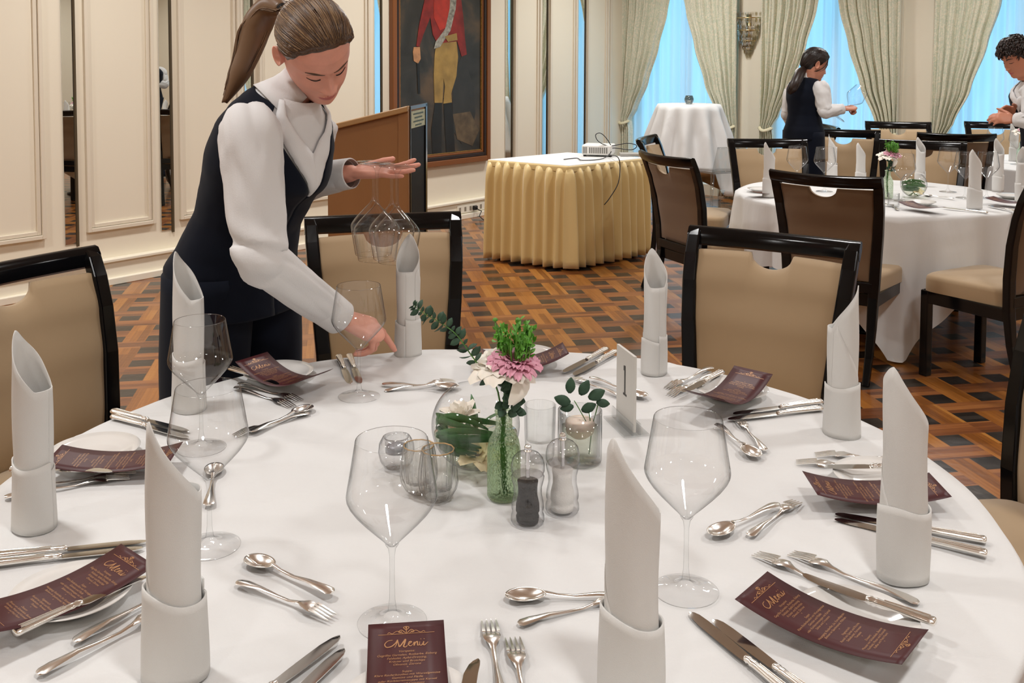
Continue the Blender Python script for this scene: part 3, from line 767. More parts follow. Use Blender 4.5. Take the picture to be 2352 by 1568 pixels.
# ------------------------------------------------------------------ bar table in white cloth by the first window
BT = T(1583, 239, 1.04); BT = Vector((BT.x, BT.y+.25, 0)); BT = Vector(((1583-1176)/2300*10.0, 10.0, 0))
def bar_table():
    h = 1.052; R = .315
    root = empty('bar_table', BT); tag(root, 'tall round bar table standing before the first window', 'table')
    MB().lathe([(.001, h-.03), (R-.01, h-.03), (R-.01, h-.004), (.001, h-.004)], 48).build('tabletop', mat('table_plywood', '#8a6b48', .5), root, smooth=False)
    m = MB(); m.lathe([(.001, 0), (.18, 0), (.18, .015), (.03, .03), (.025, h-.03)], 24); m.build('pedestal', M_chrome, root)
    m = MB(); n = 160; rings = [[(R*q*cos(2*pi*i/n), R*q*sin(2*pi*i/n), h) for i in range(n)] for q in (.02, .5, .95, .99)]
    for j in range(1, 17):
        q = j/16; ring = []
        for i in range(n):
            a = 2*pi*i/n; long = sm(.55, 1, cos(4*(a+.9))*.5+.5); L_ = .62+.24*long
            s = L_*q; r = R+.005+(.25*s)+.045*min(1, s/.3)*sin(13*a+.7*sin(2*a))+.035*long*s
            ring.append((r*cos(a), r*sin(a), h-.004-s))
        rings.append(ring)
    m.loft(rings, True, True); o = m.build('tablecloth', M_linen, smooth=True, loc=BT); tag(o, 'white cloth hanging in folds from the tall bar table', 'tablecloth')
    p = BT+Vector((0, 0, h+.001))
    v = MB().lathe([(.028, 0), (.034, .01), (.046, .035), (.046, .055), (.034, .085), (.031, .085), (.042, .05), (.03, .015), (.001, .012)], 24, cap0=True).build('candle_holder', glassmat('dark_glass', tint=(.6, .62, .6), edge=(.15, .17, .15), base=.1), loc=p)
    tag(v, 'round glass tealight holder on the tall bar table', 'candle holder')
    MB().lathe([(.018, .013), (.018, .035), (.001, .035)], 16).build('candle', M_white, v)
bar_table()
def ghost_chair():
    c = Vector((BT.x-.0+.18, BT.y-.48, 0)); gm = glassmat('clear_acrylic', tint=(.9, .92, .92), edge=(.45, .47, .47), base=.12)
    root = empty('acrylic_stool', c, radians(25)); tag(root, 'clear acrylic chair half hidden under the bar table cloth', 'chair')
    m = MB(); m.box((0, 0, .44), (.36, .36, .02)); m.build('seat', gm, root, smooth=False, bevel=.008)
    for x in (-.15, .15):
        for y in (-.15, .15):
            m = MB(); m.tube([(x*1.25, y*1.25, 0), (x, y, .43)], [.012, .018], 10); m.build('leg', gm, root)
    m = MB(); m.grid(lambda u, v: Vector((-.17+.34*u, -.17-.04*sin(pi*u)-.08*v, .45+.24*v)), 12, 6); m.build('backrest', gm, root, solid=.008)
ghost_chair()
# ------------------------------------------------------------------ lectern
def lectern():
    A = Dp(752, 296, 5.35); B = Dp(938, 246, 5.15); C_ = Dp(980, 245, 5.55)
    A.z = B.z = C_.z = 0; root = empty('lectern', (A+C_)/2); tag(root, 'brown wooden lectern with black front and small gilt plate', 'lectern'); o = root.location
    wood = mat('lectern_wood', '#8a5f38', .45, var=.06, vscale=3, stretch=(1, 1, .15), spec=.4)
    edge = mat('lectern_edge', '#a07a4c', .45)
    X = (B-A).normalized(); n = Vector((X.y, -X.x, 0)); D_ = C_-B
    zA, zB = 1.145, 1.262
    def prism(u0, u1, d0, d1, zt0, zt1, zb=0):      # slab from u0..u1 along AB, d0..d1 in share of BC
        L = (B-A).length; q = []
        for d in (d0, d1):
            for u, zt in ((u0, zt0), (u1, zt1)):
                p = A+X*(L*u)+D_*d-o; q += [(p.x, p.y, zb), (p.x, p.y, zt)]
        return q, [(0, 1, 3, 2), (4, 6, 7, 5), (0, 2, 6, 4), (1, 5, 7, 3), (0, 4, 5, 1), (2, 3, 7, 6)]
    sl = lambda u: zA+(zB-zA)*u
    m = MB(); m.add(*prism(0, .88, 0, .05, sl(0)-.02, sl(.88)-.02)); m.build('side_panel', wood, root, smooth=False)
    m = MB(); m.add(*prism(.88, 1, -.02, .07, sl(.88)-.01, sl(1)-.01)); m.add(*prism(0, 1, -.02, .06, sl(0), sl(1), 0)) if False else None
    m.build('corner_post', wood, root, smooth=False, bevel=.006)
    m = MB(); q, f = prism(-.01, 1.0, -.04, .07, sl(0)+.005, sl(1)+.005); q = [(x, y, (z-.03 if i % 2 else z)) for i, (x, y, z) in enumerate(q)]
    L = (B-A).length; vs = []
    for d in (-.05, .08):
        for u in (-.01, 1.0):
            p = A+X*(L*u)+D_*d-o; vs += [(p.x, p.y, sl(u)-.028), (p.x, p.y, sl(u)+.004)]
    m.add(vs, [(0, 1, 3, 2), (4, 6, 7, 5), (0, 2, 6, 4), (1, 5, 7, 3), (0, 4, 5, 1), (2, 3, 7, 6)]); m.build('top_edge', edge, root, smooth=False, bevel=.006)
    m = MB(); m.add(*prism(0, 1, .92, 1, sl(0)-.02, sl(1)-.02)); m.build('far_side_panel', wood, root, smooth=False)
    m = MB(); vs = []
    for d in (.05, .92):
        for u in (.02, .97):
            p = A+X*(L*u)+D_*d-o; vs += [(p.x, p.y, sl(u)-.08), (p.x, p.y, sl(u)-.06)]
    m.add(vs, [(0, 1, 3, 2), (4, 6, 7, 5), (0, 2, 6, 4), (1, 5, 7, 3), (0, 4, 5, 1), (2, 3, 7, 6)]); m.build('desk_board', wood, root, smooth=False)
    m = MB(); m.add(*prism(.955, .995, .07, .93, sl(1)-.03, sl(1)-.03)); m.build('front_panel', mat('matt_black', (.006, .006, .006), .6, spec=.2), root, smooth=False)
    rm = MB(); 
    for d0, d1 in ((.06, .10), (.90, 1.0)): rm.add(*prism(.99, 1.01, d0, d1, sl(1), sl(1)))
    q, f = prism(.99, 1.01, .06, 1.0, sl(1)+.002, sl(1)+.002, sl(1)-.02); rm.add(q, f)
    rm.build('front_frame', M_black, root, smooth=False, bevel=.003)
    q, f = prism(.996, 1.004, .14, .88, sl(1)-.03, sl(1)-.03, sl(1)-.118); m = MB().add(q, f)
    pm = mat('name_plate', '#b9ab72', .35, metal=.3, var=.25, vscale=40); pl = m.build('name_plate', pm, root, smooth=False, label='gilt name plate')
    m = MB()
    for k, (a, b) in enumerate(((.24, .78), (.3, .72), (.24, .8), (.34, .68))):
        q, f = prism(1.004, 1.006, a, b, sl(1)-.042-.02*k, sl(1)-.042-.02*k, sl(1)-.050-.02*k); m.add(q, f)
    o2 = m.build('plate_lettering', mat('plate_ink', '#3d4a30', .5), pl, smooth=False)
lectern()
# ================================================================== GLASSES
def make_glass():
    root = empty('wine_glass')
    m = MB(); m.lathe([(.001, .0035), (.012, .005), (.030, .0025), (.044, .0008), (.0475, .0012), (.0478, .0022), (.046, .003), (.030, .0055), (.012, .0105), (.0062, .018)], 56); m.build('foot', M_foot, root)
    m = MB(); m.lathe([(.0062, .018), (.0040, .035), (.0034, .07), (.0036, .095), (.0055, .106), (.0095, .112)], 24); m.build('stem', M_stem, root)
    m = MB(); m.lathe([(.001, .108), (.006, .110), (.014, .119), (.026, .131), (.040, .1455), (.051, .158), (.0585, .169), (.0615, .176), (.0620, .181), (.0606, .190), (.0575, .208), (.0535, .232), (.0495, .256), (.0489, .2575), (.0480, .2565)], 72); m.build('bowl', M_glass, root)
    return remember(root)
glass0 = make_glass(); _g = [True]
def put_glass(p, label, group, tilt=None):
    o = glass0 if _g[0] else dup(glass0); _g[0] = False
    if tilt is None: o.location = p; o.rotation_euler = (0, 0, random.random()*6)
    else: frame(o, p, tilt[0], tilt[1])
    tag(o, label, 'wine glass', group); return o
ZT = .7445
for px, py, lab in ((901, 1431, 'large empty wine glass nearest the camera, left of the salt and pepper mills'), (1575, 1358, 'large empty wine glass on the near right, beside the tilted menu card'),
                    (825, 911, 'empty wine glass in front of the pointing hand'), (482, 1256, 'empty wine glass right of the tall napkin at front left'), (463, 1030, 'empty wine glass seen above another in front of the waitress')):
    q = T(px, py, ZT); put_glass(q, lab, 'wine glasses on the near table')
# ================================================================== NAPKINS
def make_napkin(seed=0, H=.318, lean=0):
    rnd = random.Random(seed); root = empty('folded_napkin')
    n = 64; m = MB()
    def tubewall(r0, z0, topf, a0, a1, nn=60, nz=14, ri=0, sq=.05):
        def f(u, v):
            a = a0+(a1-a0)*u; zt = topf(a); z = z0+(zt-z0)*v
            r = r0*(1+sq*cos(2*a+1.1)+.025*sin(3*a+seed+z*9))*(1-.05*z/H)+ri*(u) + .0012*sin(z*30+a*2+seed)
            return Vector((r*cos(a)+lean*z*.02, r*sin(a), z))
        return f
    tip = lambda a: H-.095*min(1, (abs(((a+pi) % (2*pi))-pi)/pi)*1.3)**.95-.004*exp(-(a/.15)**2)
    m.grid(tubewall(.0298, .0, tip, -pi, pi*1.02, 70, 14), 70, 16); m.build('tube', M_napkin, root, smooth=True, solid=.0018)
    w2 = lambda a: .235-.055*(a+1.6)
    m = MB(); m.grid(tubewall(.0312, .02, lambda a: min(tip(a)-.012, max(.10, .25-.062*(a+2.2))), -2.2, 1.0), 50, 10); m.build('wrap', M_napkin, root, smooth=True, solid=.0015)
    bulge = rnd.random()*.004
    m = MB(); m.grid(tubewall(.0328+bulge*.5, .0, lambda a: .088+.020*sm(.2, 1, (sin(a*.5+seed)+1)/2)+.004*sin(2*a+seed), -pi, pi*1.0, 70, 14, ri=.0005, sq=.07), 70, 10); m.build('cuff', M_napkin, root, smooth=True, solid=.0024)
    return remember(root)
NAP = [make_napkin(s) for s in (1, 2, 4)]
_n = [0]
def put_napkin(p, ang, label, group, k=0, sc=1, tilt=0):
    _n[0] += 1
    o = NAP[k] if not NAP[k].get('label') else dup(NAP[k])
    o.location = p; o.rotation_euler = (tilt, 0, ang); o.scale = (sc,)*3; tag(o, label, 'napkin', group); return o
for px, py, ang, lab, k, sc in (
    (80, 1208, 165, 'white tube folded napkin standing at the left edge of the near table', 0, 1.04),
    (405, 1545, 215, 'white tube folded napkin at front left, broad with slanted top', 1, 1.05),
    (435, 938, 160, 'white tube folded napkin standing behind two wine glasses at left', 0, 1.11),
    (937, 815, 85, 'white tube folded napkin touched by the pointing finger', 2, 1.0),
    (1503, 855, 100, 'white tube folded napkin standing behind the table number card', 2, .97),
    (1932, 996, -25, 'white tube folded napkin before the empty chair at far right, tip pointing right', 1, 1.0),
    (2072, 1322, 205, 'white tube folded napkin on the right, in front of a menu card', 0, 1.03),
    (1450, 1600, 205, 'white tube folded napkin nearest the camera, right of centre', 1, 1.04)):
    put_napkin(T(px, py, ZT)-Vector((0, -.0, 0)), radians(ang), lab, 'tube folded napkins on the near table', k, sc)
# ================================================================== CUTLERY
def outline_strip(tab, z, th, n=0):                # flat bar along x from (x, halfwidth) pairs with height z(x)
    rings = []
    for x, w_ in tab:
        zz, t = z(x), th(x) if callable(th) else th
        rings.append([(x, -w_, zz), (x, -w_*.6, zz+t*.9), (x, 0, zz+t), (x, w_*.6, zz+t*.9), (x, w_, zz), (x, w_*.6, zz-t*.5), (x, 0, zz-t*.6), (x, -w_*.6, zz-t*.5)])
    return rings
def handle_rings(L0, L1, z, big=1.0):              # old-english style handle: waisted, then flaring with a threaded end
    tab = [(L0, .0035), (L0+.15*(L1-L0), .0028), (L0+.35*(L1-L0), .0034), (L0+.6*(L1-L0), .0052), (L0+.85*(L1-L0), .0088), (L0+.95*(L1-L0), .0095), (L1-.003, .0075), (L1, .004)]
    return outline_strip([(a, b*big) for a, b in tab], z, lambda x: .0016)
def make_fork(L=.205, big=1.0):
    root = empty('table_fork'); z = lambda x: .0035+.006*exp(-((x-.055*L/.2)/.02)**2)+.009*sm(.62*L, .75*L, x)*0+.006*exp(-((x-.80*L)/.045)**2)-.002
    m = MB(); m.loft(handle_rings(.068*L/.2, L, z, big)); m.build('handle', M_silver, root, auto=radians(50))
    m = MB(); rings = outline_strip([(.036*L/.2, .0115*big), (.045*L/.2, .0122*big), (.055*L/.2, .0105*big), (.064*L/.2, .0055*big), (.072*L/.2, .0036*big)], z, .0012); m.loft(rings)
    zt = lambda x: .001+.0065*sm(-.004, .04*L/.2, x)
    for q in range(4):
        y = (-.0098+.00653*q)*big; rr = []
        for x, w_ in ((0, .0005), (.006, .0011), (.025*L/.2, .0016), (.038*L/.2, .0022)):
            rr.append([(x, y-w_, zt(x)-.0008), (x, y+w_, zt(x)-.0008), (x, y+w_, zt(x)+.0008), (x, y-w_, zt(x)+.0008)])
        m.loft(rr)
    m.build('tines', M_silver, root, auto=radians(50)); return remember(root)
def make_spoon(L=.19, big=1.0):
    root = empty('table_spoon'); z = lambda x: .004+.008*exp(-((x-.062*L/.19)/.018)**2)+.006*exp(-((x-.80*L)/.045)**2)
    m = MB(); m.loft(handle_rings(.060*L/.19, L, z, big)); m.build('handle', M_silver, root, auto=radians(50))
    bl = .062*L/.19; bw = .0195*big*L/.19
    def f(u, v):
        t = u*2*pi; r = v; x = bl/2-cos(t)*bl/2*r*(1+.0*sin(t)); wy = bw*(1-.18*(x/bl-.3)); y = sin(t)*wy*r
        return Vector((x, y, .0108-.0085*(1-r*r)-.002*(1-x/bl)))
    m = MB(); m.grid(f, 36, 9); m.build('bowl', M_silver, root, solid=.0012); return remember(root)
def make_knife(L=.232, bend=0.0):
    root = empty('table_knife'); xb = .53*L
    m = MB(); rings = []
    for x, a, b in ((0, -.001, .0015), (.004, -.0035, .0055), (.012, -.0055, .0085), (.03, -.0078, .0098), (.06, -.0082, .0098), (.09, -.0080, .0092), (xb-.006, -.0072, .0080), (xb, -.0055, .0060)):
        yb = bend*max(0, 1-x/.03)**2*.006
        rings.append([(x, a+yb, .0042), (x, (a+b)/2+yb, .0049), (x, b+yb, .0052), (x, b+yb, .0036), (x, (a+b)/2+yb, .0034)])
    m.loft(rings); m.build('blade', M_steel, root, auto=radians(30))
    m = MB(); rings = []
    for x, w_, t in ((xb-.004, .0045, .0032), (xb+.003, .0068, .0048), (xb+.006, .0050, .0040), (xb+.010, .0066, .0048), (xb+.016, .0056, .0044), (xb+.03, .0060, .0047), (.80*L, .0072, .0050), (.95*L, .0088, .0054), (.985*L, .0092, .0054), (L-.001, .0074, .0046), (L, .004, .003)):
        rings.append([(x, w_*cos(2*pi*q/12), .0054+t*sin(2*pi*q/12)) for q in range(12)])
    m.loft(rings)
    for y in (-.0026, .0026): m.tube([(xb+.02, y, .0098), (.8*L, y*1.2, .0104), (.96*L, y*1.4, .0108)], .0008, 6)
    m.build('handle', M_silver, root, auto=radians(60)); return remember(root)
PROTO = {'fork': make_fork(), 'dfork': make_fork(.178, .9), 'spoon': make_spoon(.182), 'knife': make_knife(), 'bknife': make_knife(.19, 1.0)}
PROTO['bknife'].name = 'butter_knife'; PROTO['dfork'].name = 'dessert_fork'; PROTO['spoon'].name = 'dessert_spoon'; PROTO['knife'].name = 'table_knife'
LEN = {'fork': .205, 'dfork': .178, 'spoon': .182, 'knife': .232, 'bknife': .19}
CAT = {'fork': 'fork', 'dfork': 'fork', 'spoon': 'spoon', 'knife': 'knife', 'bknife': 'knife'}
for k, o in PROTO.items(): remember(o)
_c = {}
def cut(kind, tip, end, label, z=ZT, anchor='tip', L=None, group='cutlery on the near table', dz=0):
    """tip and end are pixels of the photo; the piece keeps its real length and is held at the anchor"""
    o = PROTO[kind] if kind not in _c else dup(PROTO[kind]); _c[kind] = 1
    a, b = T(*tip, z), T(*end, z); d = (b-a); d.z = 0; d.normalize()
    if anchor == 'end': a = b-d*LEN[kind]
    elif anchor == 'mid': a = (a+b)/2-d*LEN[kind]/2
    up = Vector((0, 0, 1)); d = d+Vector((0, 0, dz))
    frame(o, a, d, up); tag(o, label, CAT[kind], group); return o
SA, SB, SC_, SD = 'near centre setting at the bottom edge', 'near right setting with the tilted menu', 'right setting behind the tall napkin', 'far right setting before the empty chair'
SE, SF, SG, SH = 'far centre setting behind the flowers', 'far left setting before the waitress', 'left setting beside the left chair', 'front left setting at the left edge'
cut('knife', (779, 1466), (596, 1606), 'silver knife, longer of the pair, '+SA); cut('knife', (789, 1496), (640, 1640), 'silver knife, shorter and nearer of the pair, '+SA)
cut('fork', (1122, 1424), (1160, 1660), 'silver fork, left and upper of two, '+SA); cut('fork', (1177, 1465), (1222, 1700), 'silver fork, right and lower of two, '+SA)
cut('spoon', (1160, 1378), (1440, 1378), 'silver dessert spoon, bowl to the left, '+SA, dz=0); cut('dfork', (1455, 1372), (1190, 1440), 'silver dessert fork with handle to the left, '+SA, anchor='end')
cut('fork', (1735, 1272), (2120, 1450), 'silver fork partly under the menu, '+SB); cut('fork', (1816, 1271), (2192, 1425), 'silver fork lying beyond the menu, '+SB)
cut('knife', (1583, 1413), (1812, 1600), 'silver knife, left of the pair, '+SB); cut('knife', (1637, 1430), (1860, 1600), 'silver knife, right of the pair, '+SB)
cut('spoon', (1632, 1237), (1788, 1165), 'silver dessert spoon crossing a fork, '+SB, anchor='end'); cut('dfork', (1832, 1152), (1680, 1267), 'silver dessert fork, tines away from us, '+SB)
cut('fork', (1872, 1045), (2140, 1062), 'silver fork, far one of two, '+SC_); cut('fork', (1828, 1062), (2140, 1092), 'silver fork, near one of two, '+SC_)
cut('knife', (1882, 1190), (2268, 1278), 'silver knife, nearer of the pair, '+SC_, anchor='end'); cut('knife', (1918, 1186), (2266, 1247), 'silver knife, further of the pair, '+SC_, anchor='end')
cut('spoon', (1741, 1058), (1652, 985), 'silver dessert spoon with bowl towards us, '+SC_); cut('dfork', (1694, 964), (1780, 1068), 'silver dessert fork with tines away from us, '+SC_)
cut('fork', (1533, 893), (1628, 850), 'silver fork, further of two, '+SD); cut('fork', (1540, 908), (1645, 858), 'silver fork, nearer of two, '+SD)
cut('knife', (1690, 954), (1888, 926), 'silver knife, further of the pair, '+SD, anchor='end'); cut('knife', (1700, 964), (1888, 942), 'silver knife, nearer of the pair, '+SD, anchor='end')
cut('spoon', (1485, 918), (1322, 860), 'silver dessert spoon passing behind the number card, '+SD); cut('dfork', (1310, 868), (1470, 930), 'silver dessert fork passing behind the number card, '+SD)
cut('knife', (1295, 858), (1402, 800), 'silver knife, further of the pair, '+SE); cut('knife', (1318, 865), (1412, 812), 'silver knife, nearer of the pair, '+SE)
cut('knife', (806, 886), (776, 816), 'silver knife, left of the pair, '+SF); cut('knife', (828, 884), (800, 812), 'silver knife, right of the pair, '+SF)
cut('fork', (668, 934), (540, 892), 'silver fork, nearer of two, '+SF, anchor='end'); cut('fork', (690, 922), (560, 886), 'silver fork, further of two, '+SF)
cut('dfork', (1010, 880), (884, 902), 'silver dessert fork, nearer of two, '+SF, anchor='end'); cut('spoon', (1012, 892), (878, 888), 'silver dessert spoon, further piece, '+SF, anchor='end')
cut('knife', (420, 990), (258, 948), 'silver knife, further of the pair, '+SG, anchor='end'); cut('knife', (418, 1004), (258, 960), 'silver knife, nearer of the pair, '+SG, anchor='end')
cut('fork', (320, 1092), (10, 1146), 'silver fork, nearer of two, '+SG, anchor='end'); cut('fork', (330, 1080), (30, 1132), 'silver fork, further of two, '+SG, anchor='end')
cut('spoon', (716, 938), (545, 1012), 'silver dessert spoon, bowl to the right, '+SG); cut('dfork', (538, 1002), (690, 958), 'silver dessert fork under the spoon, '+SG)
cut('knife', (340, 1247), (-60, 1288), 'silver knife, further of the pair, '+SH); cut('knife', (330, 1262), (-60, 1306), 'silver knife, nearer of the pair, '+SH)
cut('fork', (482, 1304), (170, 1480), 'silver fork, further of two, '+SH, anchor='end'); cut('fork', (440, 1372), (85, 1555), 'silver fork, nearer of two, '+SH, anchor='end')
cut('spoon', (567, 1288), (832, 1400), 'silver dessert spoon lying over a fork, '+SH); cut('dfork', (800, 1432), (545, 1342), 'silver dessert fork below the spoon, '+SH, anchor='end')
cut('spoon', (494, 1072), (468, 1240), 'silver spoon seen behind the stem of a wine glass')
# ================================================================== PLATES AND MENUS
def make_plate():
    return MB().lathe([(.001, .004), (.052, .004), (.056, .0), (.060, .0), (.064, .005), (.082, .013), (.098, .021), (.1005, .0225), (.0995, .0238), (.080, .0165), (.062, .0085), (.055, .007), (.001, .007)], 72).build('side_plate', M_porc)
plate0 = make_plate(); _p = [True]
PL = 'white porcelain plates on the near table'
def put_plate(c, label, group=PL, z=ZT):
    o = plate0 if _p[0] else dup(plate0); _p[0] = False
    o.location = T(*c, z) if len(c) == 2 else c; o.scale = (.83,)*3; tag(o, label, 'plate', group); return o
for c, s in (((936, 1650), SA), ((1965, 1447), SB), ((2022, 1112), SC_), ((1680, 907), SD), ((1205, 828), SE), ((640, 868), SF), ((218, 1050), SG), ((165, 1382), SH)):
    put_plate(c, 'white plate under the menu card, '+s)
ML, MW = .225, .098
def sag(x): return .030+.020*(2*x/ML)**2 if False else .0255+.0200*(2*x/ML)**2*(1 if abs(x) < 1 else 1)
def text_mesh(body, size, shear=0, sp=1.0):
    c = bpy.data.curves.new('menu_text', 'FONT'); c.body = body; c.size = size; c.align_x = 'CENTER'; c.shear = shear; c.space_line = sp; c.resolution_u = 3
    o = bpy.data.objects.new('menu_text', c); COL.objects.link(o); bpy.context.view_layer.update()
    me = bpy.data.meshes.new_from_object(o.evaluated_get(bpy.context.evaluated_depsgraph_get())); COL.objects.unlink(o); bpy.data.objects.remove(o)
    vs = [tuple(v.co) for v in me.vertices]; fs = [tuple(p.vertices) for p in me.polygons]; return vs, fs
def ribbon(mb, pts, w_):                            # pen stroke, flat in xy
    n = len(pts); vs = []
    for i, p in enumerate(pts):
        a, b = pts[max(i-1, 0)], pts[min(i+1, n-1)]; dx, dy = b[0]-a[0], b[1]-a[1]; l = sqrt(dx*dx+dy*dy) or 1
        ww = w_(i/(n-1)) if callable(w_) else w_
        vs += [(p[0]-dy/l*ww, p[1]+dx/l*ww, 0), (p[0]+dy/l*ww, p[1]-dx/l*ww, 0)]
    mb.add(vs, [(2*i, 2*i+1, 2*i+3, 2*i+2) for i in range(n-1)])
def cat(pts, k=8):
    out = []
    for i in range(len(pts)-1):
        p = [pts[max(i-1, 0)], pts[i], pts[i+1], pts[min(i+2, len(pts)-1)]]
        for q in range(k):
            t = q/k; out.append(tuple(.5*((2*p[1][j])+(p[2][j]-p[0][j])*t+(2*p[0][j]-5*p[1][j]+4*p[2][j]-p[3][j])*t*t+(3*p[1][j]-p[0][j]-3*p[2][j]+p[3][j])*t**3) for j in (0, 1)))
    return out+[pts[-1]]
def menu_print():
    """the printed layout in flat card coordinates: x across the card, y up the card (top = +ML/2)"""
    mb = MB(); U = .001
    def orn(y, s):
        ribbon(mb, [(-.036, y), (.036, y)], .00035)
        for sx in (-1, 1):
            ribbon(mb, cat([(sx*.001, y+s*.001), (sx*.006, y+s*.006), (sx*.010, y+s*.0035), (sx*.0075, y+s*.002), (sx*.0062, y+s*.0042)]), .0005)
            ribbon(mb, cat([(sx*.004, y+s*.001), (sx*.012, y+s*.0045), (sx*.018, y+s*.001), (sx*.022, y+s*.003), (sx*.024, y+s*.0012)]), .0004)
            ribbon(mb, cat([(sx*.0005, y+s*.006), (sx*.0035, y+s*.0095), (sx*.0012, y+s*.011), (0, y+s*.0075)]), .0005)
        ribbon(mb, [(0, y), (0, y+s*.012)], .0005)
    orn(.094, 1); orn(-.094, -1)
    # "Menü" in a swash hand
    y0 = .0735; k = .00125
    def st(pts, w_=.00055): ribbon(mb, cat([(p[0]*k, y0+p[1]*k) for p in pts], 6), lambda t: w_*(.6+.8*sin(pi*t)))
    st([(-14, 9), (-19, 8), (-22, 4), (-20, 0), (-15, 1), (-11, 5), (-9, 9), (-10, 4), (-12, -1)])
    st([(-9, 9), (-8, 3), (-7, 0), (-3, 6), (-1, 9), (-2, 4), (-3, 0), (-1, -1), (1, 1)], .0007)
    st([(1, 2), (4, 4), (5, 5.5), (3, 5.5), (2, 2), (4, 0), (6.5, 2)]); st([(6.5, 2), (8, 5), (7.5, 0), (9, 4), (11, 5.2), (11, 2), (11.5, 0), (13.5, 2)])
    st([(13.5, 5), (13, 1), (15, 0), (17, 3), (17.5, 5), (17, 1), (18, 0), (20.5, 2.5), (22, 4)]); st([(14.4, 8), (14.9, 8.6)]); st([(17.8, 8), (18.3, 8.6)])
    lines = [(.064, 'Vorspeise:'), (.058, 'Gegrillte Garnelen, Rotbarbe, Eisberg'), (.0525, 'Feldsalat, Apfel-Dressing,'), (.047, 'Kräuter und Brotchips'), (.0415, 'Olivenöl, Zitrone'),
             (.036, '*'), (.029, 'Suppe:'), (.0235, 'Klare Rinderbouillon mit Wurzelgemüse'), (.018, 'Gemüse und Flädle'), (.0125, 'oder Kürbiscremesuppe mit Kernöl'), (.007, 'Sahne und Croutons'),
             (.001, '*'), (-.005, 'Hauptgang: Rinderfilet, Jus, Kartoffelgratin'), (-.0105, 'Bohnen im Speckmantel, Möhren'), (-.0165, '*'), (-.0245, 'Vegetarisch:'), (-.030, 'Ravioli mit Spinat und Ricotta'), (-.0355, 'Salbeibutter, Parmesan'), (-.041, 'Tomaten'),
             (-.047, '*'), (-.054, 'Dessert:'), (-.0595, 'Mousse von Schokolade, Beeren'), (-.065, 'Vanilleeis, Minze und Karamell'), (-.0705, 'Kaffee und Petit Fours'), (-.076, '*')]
    for y, s in lines:
        vs, fs = text_mesh(s, .0049, .25)
        wd = max(abs(v[0]) for v in vs) if vs else 1; q = min(1, .041/wd)
        mb.add([(v[0]*q, y+v[1], 0) for v in vs], fs)
    return mb
_pr = menu_print()
def make_menu(name, bend):
    """card lying along local x (top of the text towards -x), bend(x) gives the height"""
    mb = MB(); nx = 24; vs = []
    def f(u, v): x = -ML/2+ML*u; return Vector((x, -MW/2+MW*v, bend(x)))
    mb.grid(f, nx, 4)
    card = mb.build(name, mat('burgundy_card', '#44171a', .45, spec=.4), smooth=True, solid=.0005)
    p2 = MB(); bm = bmesh.new()
    vv = [bm.verts.new(v) for v in _pr.v]
    for fc in _pr.f:
        try: bm.faces.new([vv[i] for i in fc])
        except ValueError: pass
    vs = []; 
    for v in bm.verts: x = -v.co.y; y = v.co.x; v.co = (x, y, bend(x)+.0006)
    me = bpy.data.meshes.new('lettering'); bm.to_mesh(me); bm.free(); gm = mat('gold_print', '#b5855a', .4, metal=.2); me.materials.append(gm)
    o = bpy.data.objects.new('gold_lettering', me); COL.objects.link(o); o.parent = card
    return remember(card)
menuA = make_menu('menu_card', lambda x: .0215+.016*(2*x/ML)**2)
menuE = make_menu('menu_card', lambda x: .0215+.034*(2*x/ML)**2)
_m = {}
def put_menu(proto, a, b, label, z=ZT+.035, roll=0, group='burgundy menu cards on the near table', flip=0, zc=0):
    o = proto if proto.name not in _m else dup(proto); _m[proto.name] = 1
    A, B = T(*a, z), T(*b, z); c = (A+B)/2; X = B-A; X.z = 0; X.normalize()
    c.z = ZT+zc; frame(o, c, X, Vector((0, 0, 1))+Vector((-X.y, X.x, 0))*roll); tag(o, label, 'menu', group)
    return (B-A).length
print('MENU', [round(x, 3) for x in (
 put_menu(menuA, (1719, 1344), (2112, 1492), 'burgundy menu card lying askew, text readable, '+SB),
 put_menu(menuA, (1861, 1111), (2158, 1115), 'burgundy menu card half hidden by a napkin, '+SC_),
 put_menu(menuA, (308, 1280), (-40, 1420), 'burgundy menu card running off the photo, '+SH),
 put_menu(menuE, (1612, 928), (1732, 868), 'burgundy menu card with shiny glare, '+SD),
 put_menu(menuE, (592, 842), (714, 875), 'burgundy menu card in front of the dark trousers, '+SF),
 put_menu(menuA, (400, 1040), (126, 1047), 'burgundy menu card seen flat, '+SG),
 put_menu(menuE, (1262, 818), (1130, 822), 'burgundy menu card mostly behind the pink flower'),
 put_menu(menuA, (934, 1478), (938, 1640), 'burgundy menu card headed Menu, cut by the bottom edge'))])
cut('bknife', (1838, 1328), (2150, 1438), 'silver butter knife resting on the plate rim, '+SB, z=ZT+.0185, anchor='mid')
cut('bknife', (1880, 1078), (2120, 1075), 'silver butter knife on the plate, '+SC_, z=ZT+.0185)
cut('bknife', (322, 1330), (32, 1462), 'silver butter knife on the plate beside the menu, '+SH, z=ZT+.0185, anchor='end')
cut('bknife', (262, 1084), (70, 1082), 'dark butter knife under the menu, '+SG, z=ZT+.0185)
cut('bknife', (1572, 905), (1660, 856), 'silver butter knife beside the menu, '+SD, z=ZT+.0185)
cut('bknife', (645, 886), (535, 852), 'dark butter knife crossing the plate, '+SF, z=ZT+.0185)
cut('bknife', (1085, 1520), (1066, 1640), 'dark butter knife tip, '+SA, z=ZT+.0185)
